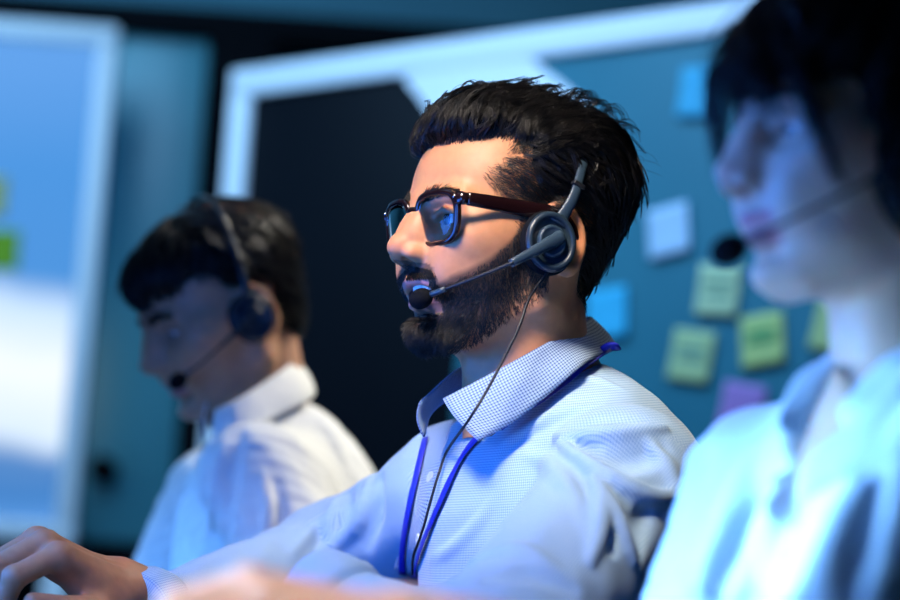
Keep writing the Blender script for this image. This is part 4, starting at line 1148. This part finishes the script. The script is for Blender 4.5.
cols = [(0, (.16, .40, .85)), (.10, (.06, .22, .55)), (.18, (.10, .25, .55)), (.235, (.75, .88, 1.0)), (.36, (.95, 1, 1.05)), (.48, (.62, .80, 1.0)), (.56, (.075, .28, .66)), (.78, (.07, .28, .67)), (1, (.11, .32, .72))]  # blue tones and white patch of the reflection, painted as emission
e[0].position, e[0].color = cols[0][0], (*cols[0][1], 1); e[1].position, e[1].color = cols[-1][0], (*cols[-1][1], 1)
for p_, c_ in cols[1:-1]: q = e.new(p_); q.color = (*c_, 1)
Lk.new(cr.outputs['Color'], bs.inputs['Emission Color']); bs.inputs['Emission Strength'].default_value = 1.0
slab('painted_glow_board', xl + fw, xr - fw, YS - .008, YS + .008, zb2 + fw, zt2 - fw, sm, gboard)

def paper_note(px, py, place, ux, n, size, tilt, col, label, ink=None, curl=.10):
    """a square sticky note on a vertical face: place(px,py)->point, ux: face direction to the right, n: outward normal"""
    c = place(px, py) + n * .002; a = R(tilt); up = np.array([0, 0, 1.0]); X = math.cos(a) * ux + math.sin(a) * up; Y = -math.sin(a) * ux + math.cos(a) * up
    m = 9; V = []
    for i in range(m):
        for j in range(m):
            u, v = i / (m - 1) - .5, j / (m - 1) - .5; V.append(c + X * u * size + Y * v * size + n * size * curl * max(0, -v + .1) ** 2)
    F = [[i * m + j, (i + 1) * m + j, (i + 1) * m + j + 1, i * m + j + 1] for i in range(m - 1) for j in range(m - 1)]
    o = mk('sticky_note', V, F, mat('note_paper', col, .8)); md = o.modifiers.new('thickness', 'SOLIDIFY'); md.thickness = .0006
    setp(o, label, 'sticky note', 'sticky notes')
    if ink is not None:
        parts = []
        g = np.random.default_rng(int(px))
        for row in ink[1]:
            y = row; pts = []
            x0, x1 = -.32, .30
            t = np.linspace(x0, x1, 22); zz = y + .035 * np.sin(t * 60 + g.uniform(0, 6)) * g.uniform(.5, 1, 22)
            for u, v in zip(t, zz): pts.append(c + X * u * size + Y * v * size + n * (size * curl * max(0, -v + .1) ** 2 + .0012))
            parts.append(tube(pts, .0022, 5))
        V, F = join(*parts); mk('writing', V, F, mat('marker_ink', ink[0], .6), o)
    return o
SX = np.array([1.0, 0, 0]); SN = np.array([0, -1.0, 0]); ps = lambda x, y: at_y(x, y, YS - .010)
paper_note(-1, 250, ps, SX, SN, .079, 2, (.22, .42, .01), 'lime green sticky note on the glass board at the left edge')
paper_note(-14, 196, ps, SX, SN, .079, 0, (.50, .50, .12), 'pale yellow sticky note cut by the left picture edge, above the lime one')

# angled board behind the staff
D = on_wall(238, 86, np.array((0, 4.95, 0)), np.array((0, 1.0, 0))); E = at_y(741, -13, 4.20)
dv = E - D; dv[2] = 0; BX = nrm(dv); BN = np.array([BX[1], -BX[0], 0]); BN = BN if BN[1] < 0 else -BN
BO = D.copy(); zt3 = (D[2] + E[2]) / 2; Wd = 2.35; zb3 = .35; fb = .050
AX = np.stack([BX, -BN, (0, 0, 1.0)])
def bslab(name, u0, u1, z0, z1, d0, d1, m, parent, r=.004):
    c = np.array([BO[0], BO[1], 0]) + BX * (u0 + u1) / 2 - BN * (d0 + d1) / 2 + np.array([0, 0, (z0 + z1) / 2]); V, F = rbox(c, (u1 - u0, d1 - d0, z1 - z0), r, AX, 2)
    return mk(name, V, F, m, parent)
board = empty('partition_board', [*(BO[:2] + BX[:2] * Wd / 2), 0], 'tall teal and black notice board in a white frame behind the bearded man', 'board')
bslab('frame', 0, Wd, zt3 - fb, zt3, -.02, .02, frame_m, board); bslab('frame', 0, Wd, zb3, zb3 + fb, -.02, .02, frame_m, board)
bslab('frame', 0, fb, zb3 + fb, zt3 - fb, -.02, .02, frame_m, board); bslab('frame', Wd - fb, Wd, zb3 + fb, zt3 - fb, -.02, .02, frame_m, board)
for u in (.03, Wd - .03):
    l_ = bslab('leg', u - .025, u + .025, .035, zb3, -.02, .02, frame_m, board); bslab('foot', u - .03, u + .03, .001, .035, -.25, .25, dark_m, l_, .01)
pb = lambda x, y: on_wall(x, y, np.array([BO[0], BO[1], 0]) + BN * .012, BN)
us = (pb(470, 150) - BO) @ BX
dark_panel = mat('black_glass', (.0015, .003, .006), .5, spec=.1)
teal_panel = mottled(mat('teal_panel', (.02, .16, .24), .45, spec=.3), (.016, .145, .20), (.028, .185, .245), 1.6)
bslab('black_panel', fb, us, zb3 + fb, zt3 - fb, -.008, .012, dark_panel, board, .002); bslab('teal_panel', us, Wd - fb, zb3 + fb, zt3 - fb, -.008, .012, teal_panel, board, .002)
# broad white curved band that crosses the board behind his head
edge = [(405, 78), (424, 102), (446, 138), (470, 190)]; edge2 = [(610, 200), (622, 160), (606, 128), (586, 104), (564, 84), (536, 62), (513, 40)]
loop = np.concatenate([spline(np.array(edge, float), 16), spline(np.array(edge2, float), 26)])
pts = np.array([pb(x, y) for x, y in loop]); pts[:, 2] = np.minimum(pts[:, 2], zt3 - fb * .6); n_ = len(pts); V = np.concatenate([pts + BN * .001, pts + BN * .006]); F = [list(range(n_, 2 * n_)), list(range(n_))[::-1]] + [[i, (i + 1) % n_, n_ + (i + 1) % n_, n_ + i] for i in range(n_)]
mk('white_band', V, F, mat('band_white', (.85, .90, .95), .4), board, smooth=False)
NOTE = [
    (669, 231, 9, 3, (.42, .62, .80), .078, 'pale blue sticky note on the teal board, tilted, highest beside his hair', None),
    (607, 314, 5, 0, (.03, .45, .70), .080, 'bright cyan sticky note on the teal board just above his shirt collar', None),
    (719, 290, -4, 0, (.46, .62, .36), .078, 'pale yellow sticky note on the teal board under the woman\'s microphone', ((.10, .30, .22), (.15, -.1))),
    (692, 356, -8, 0, (.40, .55, .26), .078, 'yellow green sticky note on the teal board nearest his shoulder', ((.08, .30, .30), (.12, -.05))),
    (763, 340, 7, 0, (.46, .60, .20), .078, 'yellow sticky note with green writing on the teal board', ((.02, .38, .14), (.16, .02, -.02))),
    (836, 326, -12, 0, (.42, .55, .22), .078, 'yellow sticky note half hidden behind the woman\'s collar', None),
    (742, 410, -10, 0, (.36, .20, .50), .078, 'violet sticky note on the teal board above the woman\'s shoulder', None),
    (700, 92, -4, 0, (.05, .40, .60), .078, 'cyan sticky note high on the teal board beside the woman\'s fringe', None),
]
for x, y, t, _, c_, s_, lb, ink in NOTE: paper_note(x, y, pb, BX, BN, s_, t, c_, lb, ink)

# ------------------------------------------------------------------ desk and chairs (below the frame)
Bd = Frame((B1.o[0], B1.o[1], 0), 28, 0)
def fslab(Bf, name, lo, hi, m, parent, r=6):
    lo, hi = np.array(lo, float), np.array(hi, float); V, F = rbox((lo + hi) / 2, hi - lo, r, None, 2); return mk(name, Bf.w(V), F, m, parent)
grey_m = mat('grey_laminate', (.25, .27, .3), .4)
desk = empty('desk', Bd.w((700, -150, 0)), 'long grey desk in front of the three headset wearers', 'desk')
fslab(Bd, 'desktop', (440, -1650, 680), (1120, 1150, 710), grey_m, desk)
for x in (480, 1070):
    for y in (-1600, 1100): fslab(Bd, 'leg', (x - 25, y - 25, 0), (x + 25, y + 25, 679), dark_m, desk)
mesh_m = mat('navy_mesh', (.02, .025, .045), .8)
def chair(B, label, back=0):
    f = Frame((B.o[0], B.o[1], 0), 30, 0); f = Frame(f.w((-back, 0, 0)), 30, 0); o = empty('office_chair', f.w((30, 0, 0)), label, 'chair', 'office chairs')
    zs = (B.w((0, 0, -655))[2]) * 1000
    V, F = rbox((-20, 0, zs - 62), (470, 470, 70), 30, None, 4); mk('seat', f.w(V), F, mesh_m, o)
    n = 9; V = []; Fq = []
    pts = []
    bk = [(-330, zs + 20), (-335, zs + 150), (-325, zs + 300), (-300, zs + 420)]
    for x, z in bk: pts.append((x, 0, z))
    L = spline(np.array(pts, float), 14); V, F = tube(f.w(L), .012, 16, True, .20, up=f.M[1]); mk('backrest', V, F, mesh_m, o)
    V, F = tube(f.w(np.array([(-20, 0, 70), (-20, 0, zs - 98)], float)), .028, 16); mk('column', V, F, dark_m, o)
    V, F = tube(f.w(np.array([(-120, 0, zs - 99), (-270, 0, zs - 92), (-345, 0, zs - 20), (-356, 0, zs + 120)], float)), .018, 10); mk('back_bracket', V, F, dark_m, o)
    for k in range(5):
        a = k * 1.2566; e = (-20 + 280 * math.cos(a), 280 * math.sin(a), 60)
        V, F = tube(f.w(np.array([(-20, 0, 85), e], float)), [.024, .016], 10); b_ = mk('base_spoke', V, F, dark_m, o)
        V, F = ellipsoid_mesh((e[0], e[1], 28), (28, 14, 28), None, 16, 10); mk('caster', f.w(V), F, dark_m, b_)
chair(B1, 'dark mesh office chair under the bearded man'); chair(B2, 'dark mesh office chair under the young man looking down'); chair(B3, 'dark mesh office chair under the woman', 90)

# ------------------------------------------------------------------ light
def area(name, loc, target, energy, col, size, size_y=None):
    l = bpy.data.lights.new(name, 'AREA'); l.energy = energy; l.color = col; l.size = size
    if size_y: l.shape = 'RECTANGLE'; l.size_y = size_y
    o = bpy.data.objects.new(name, l); C.objects.link(o); o.location = Vector(loc); o.rotation_euler = (Vector(target) - Vector(loc)).to_track_quat('-Z', 'Y').to_euler(); return o
hc = H1.w((40, 30, 20))
k_ = area('ceiling_lamp_warm', (-.42, 1.45, 2.2), H1.w((25, 60, -80)), 2.3, (1, .87, .75), .4); k_.data.spread = R(31)
area('ceiling_lamp_cool', (-1.0, 2.6, 2.85), (-.2, 2.6, 1), 4.5, (.30, .62, 1), 1.2)
k_ = area('ceiling_lamp_rear', (.9, 3.5, 2.8), B2.w((-40, 60, -130)), 4.2, (1, .93, .80), .5); k_.data.spread = R(38)
k_ = area('board_fill_light', (-.3, 3.6, 2.85), (.25, 4.6, 1.3), 20, (.34, .60, 1), 1.2); k_.data.spread = R(90)  # added blue lamp that brightens the angled board and its frame
k_ = area('wall_fill_light', (-1.4, 4.4, 2.85), (-1.2, 5.7, 1.4), 62, (.32, .64, 1), 1.6)  # added blue lamp that brightens the back wall, door and pale frame
k_ = area('hand_fill_light', (-.55, 1.0, 2.5), P(260, 600, 1.5), .34, (1, .9, .82), .2); k_.data.spread = R(13)  # added lamp that warms the woman's near hand only
f = Frame(B1.o, 28, 0); area('monitor_glow_middle', f.w((640, -60, -60)), f.w((60, 0, 40)), 5.2, (.028, .20, 1.0), .5, .3)
f = Frame(B2.o, 28, 0); k_ = area('monitor_glow_far', f.w((560, -150, -40)), f.w((120, 0, -300)), 1.1, (.12, .38, 1.0), .4, .3); k_.data.spread = R(60)
f = Frame(B3.o, 22, 0); k_ = area('monitor_glow_near', f.w((760, -110, -270)), f.w((100, 30, -235)), 2.4, (.27, .62, 1.0), .3, .25); k_.data.spread = R(38)
area('face_fill_light', f.w((560, -160, 60)), f.w((90, 0, 130)), 4.2, (.05, .24, 1.0), .3, .3)  # added blue lamp for the woman's face; no monitor stands here

cam = bpy.data.cameras.new('camera'); co = bpy.data.objects.new('camera', cam); C.objects.link(co); bpy.context.scene.camera = co
cam.sensor_width = 36; cam.lens = FPX * 36 / 900; cam.clip_start = .05
co.matrix_world = Matrix(((_R[0], _U[0], -_F[0], CAM[0]), (_R[1], _U[1], -_F[1], CAM[1]), (_R[2], _U[2], -_F[2], CAM[2]), (0, 0, 0, 1)))
cam.dof.use_dof = True; cam.dof.focus_distance = 2.34; cam.dof.aperture_fstop = 3.1
w = bpy.data.worlds.new('world'); bpy.context.scene.world = w; w.use_nodes = True
w.node_tree.nodes['Background'].inputs[0].default_value = (.10, .30, .5, 1); w.node_tree.nodes['Background'].inputs[1].default_value = .10
vs = bpy.context.scene.view_settings; vs.view_transform = 'Standard'; vs.look = 'None'; vs.exposure = 0; vs.gamma = 1
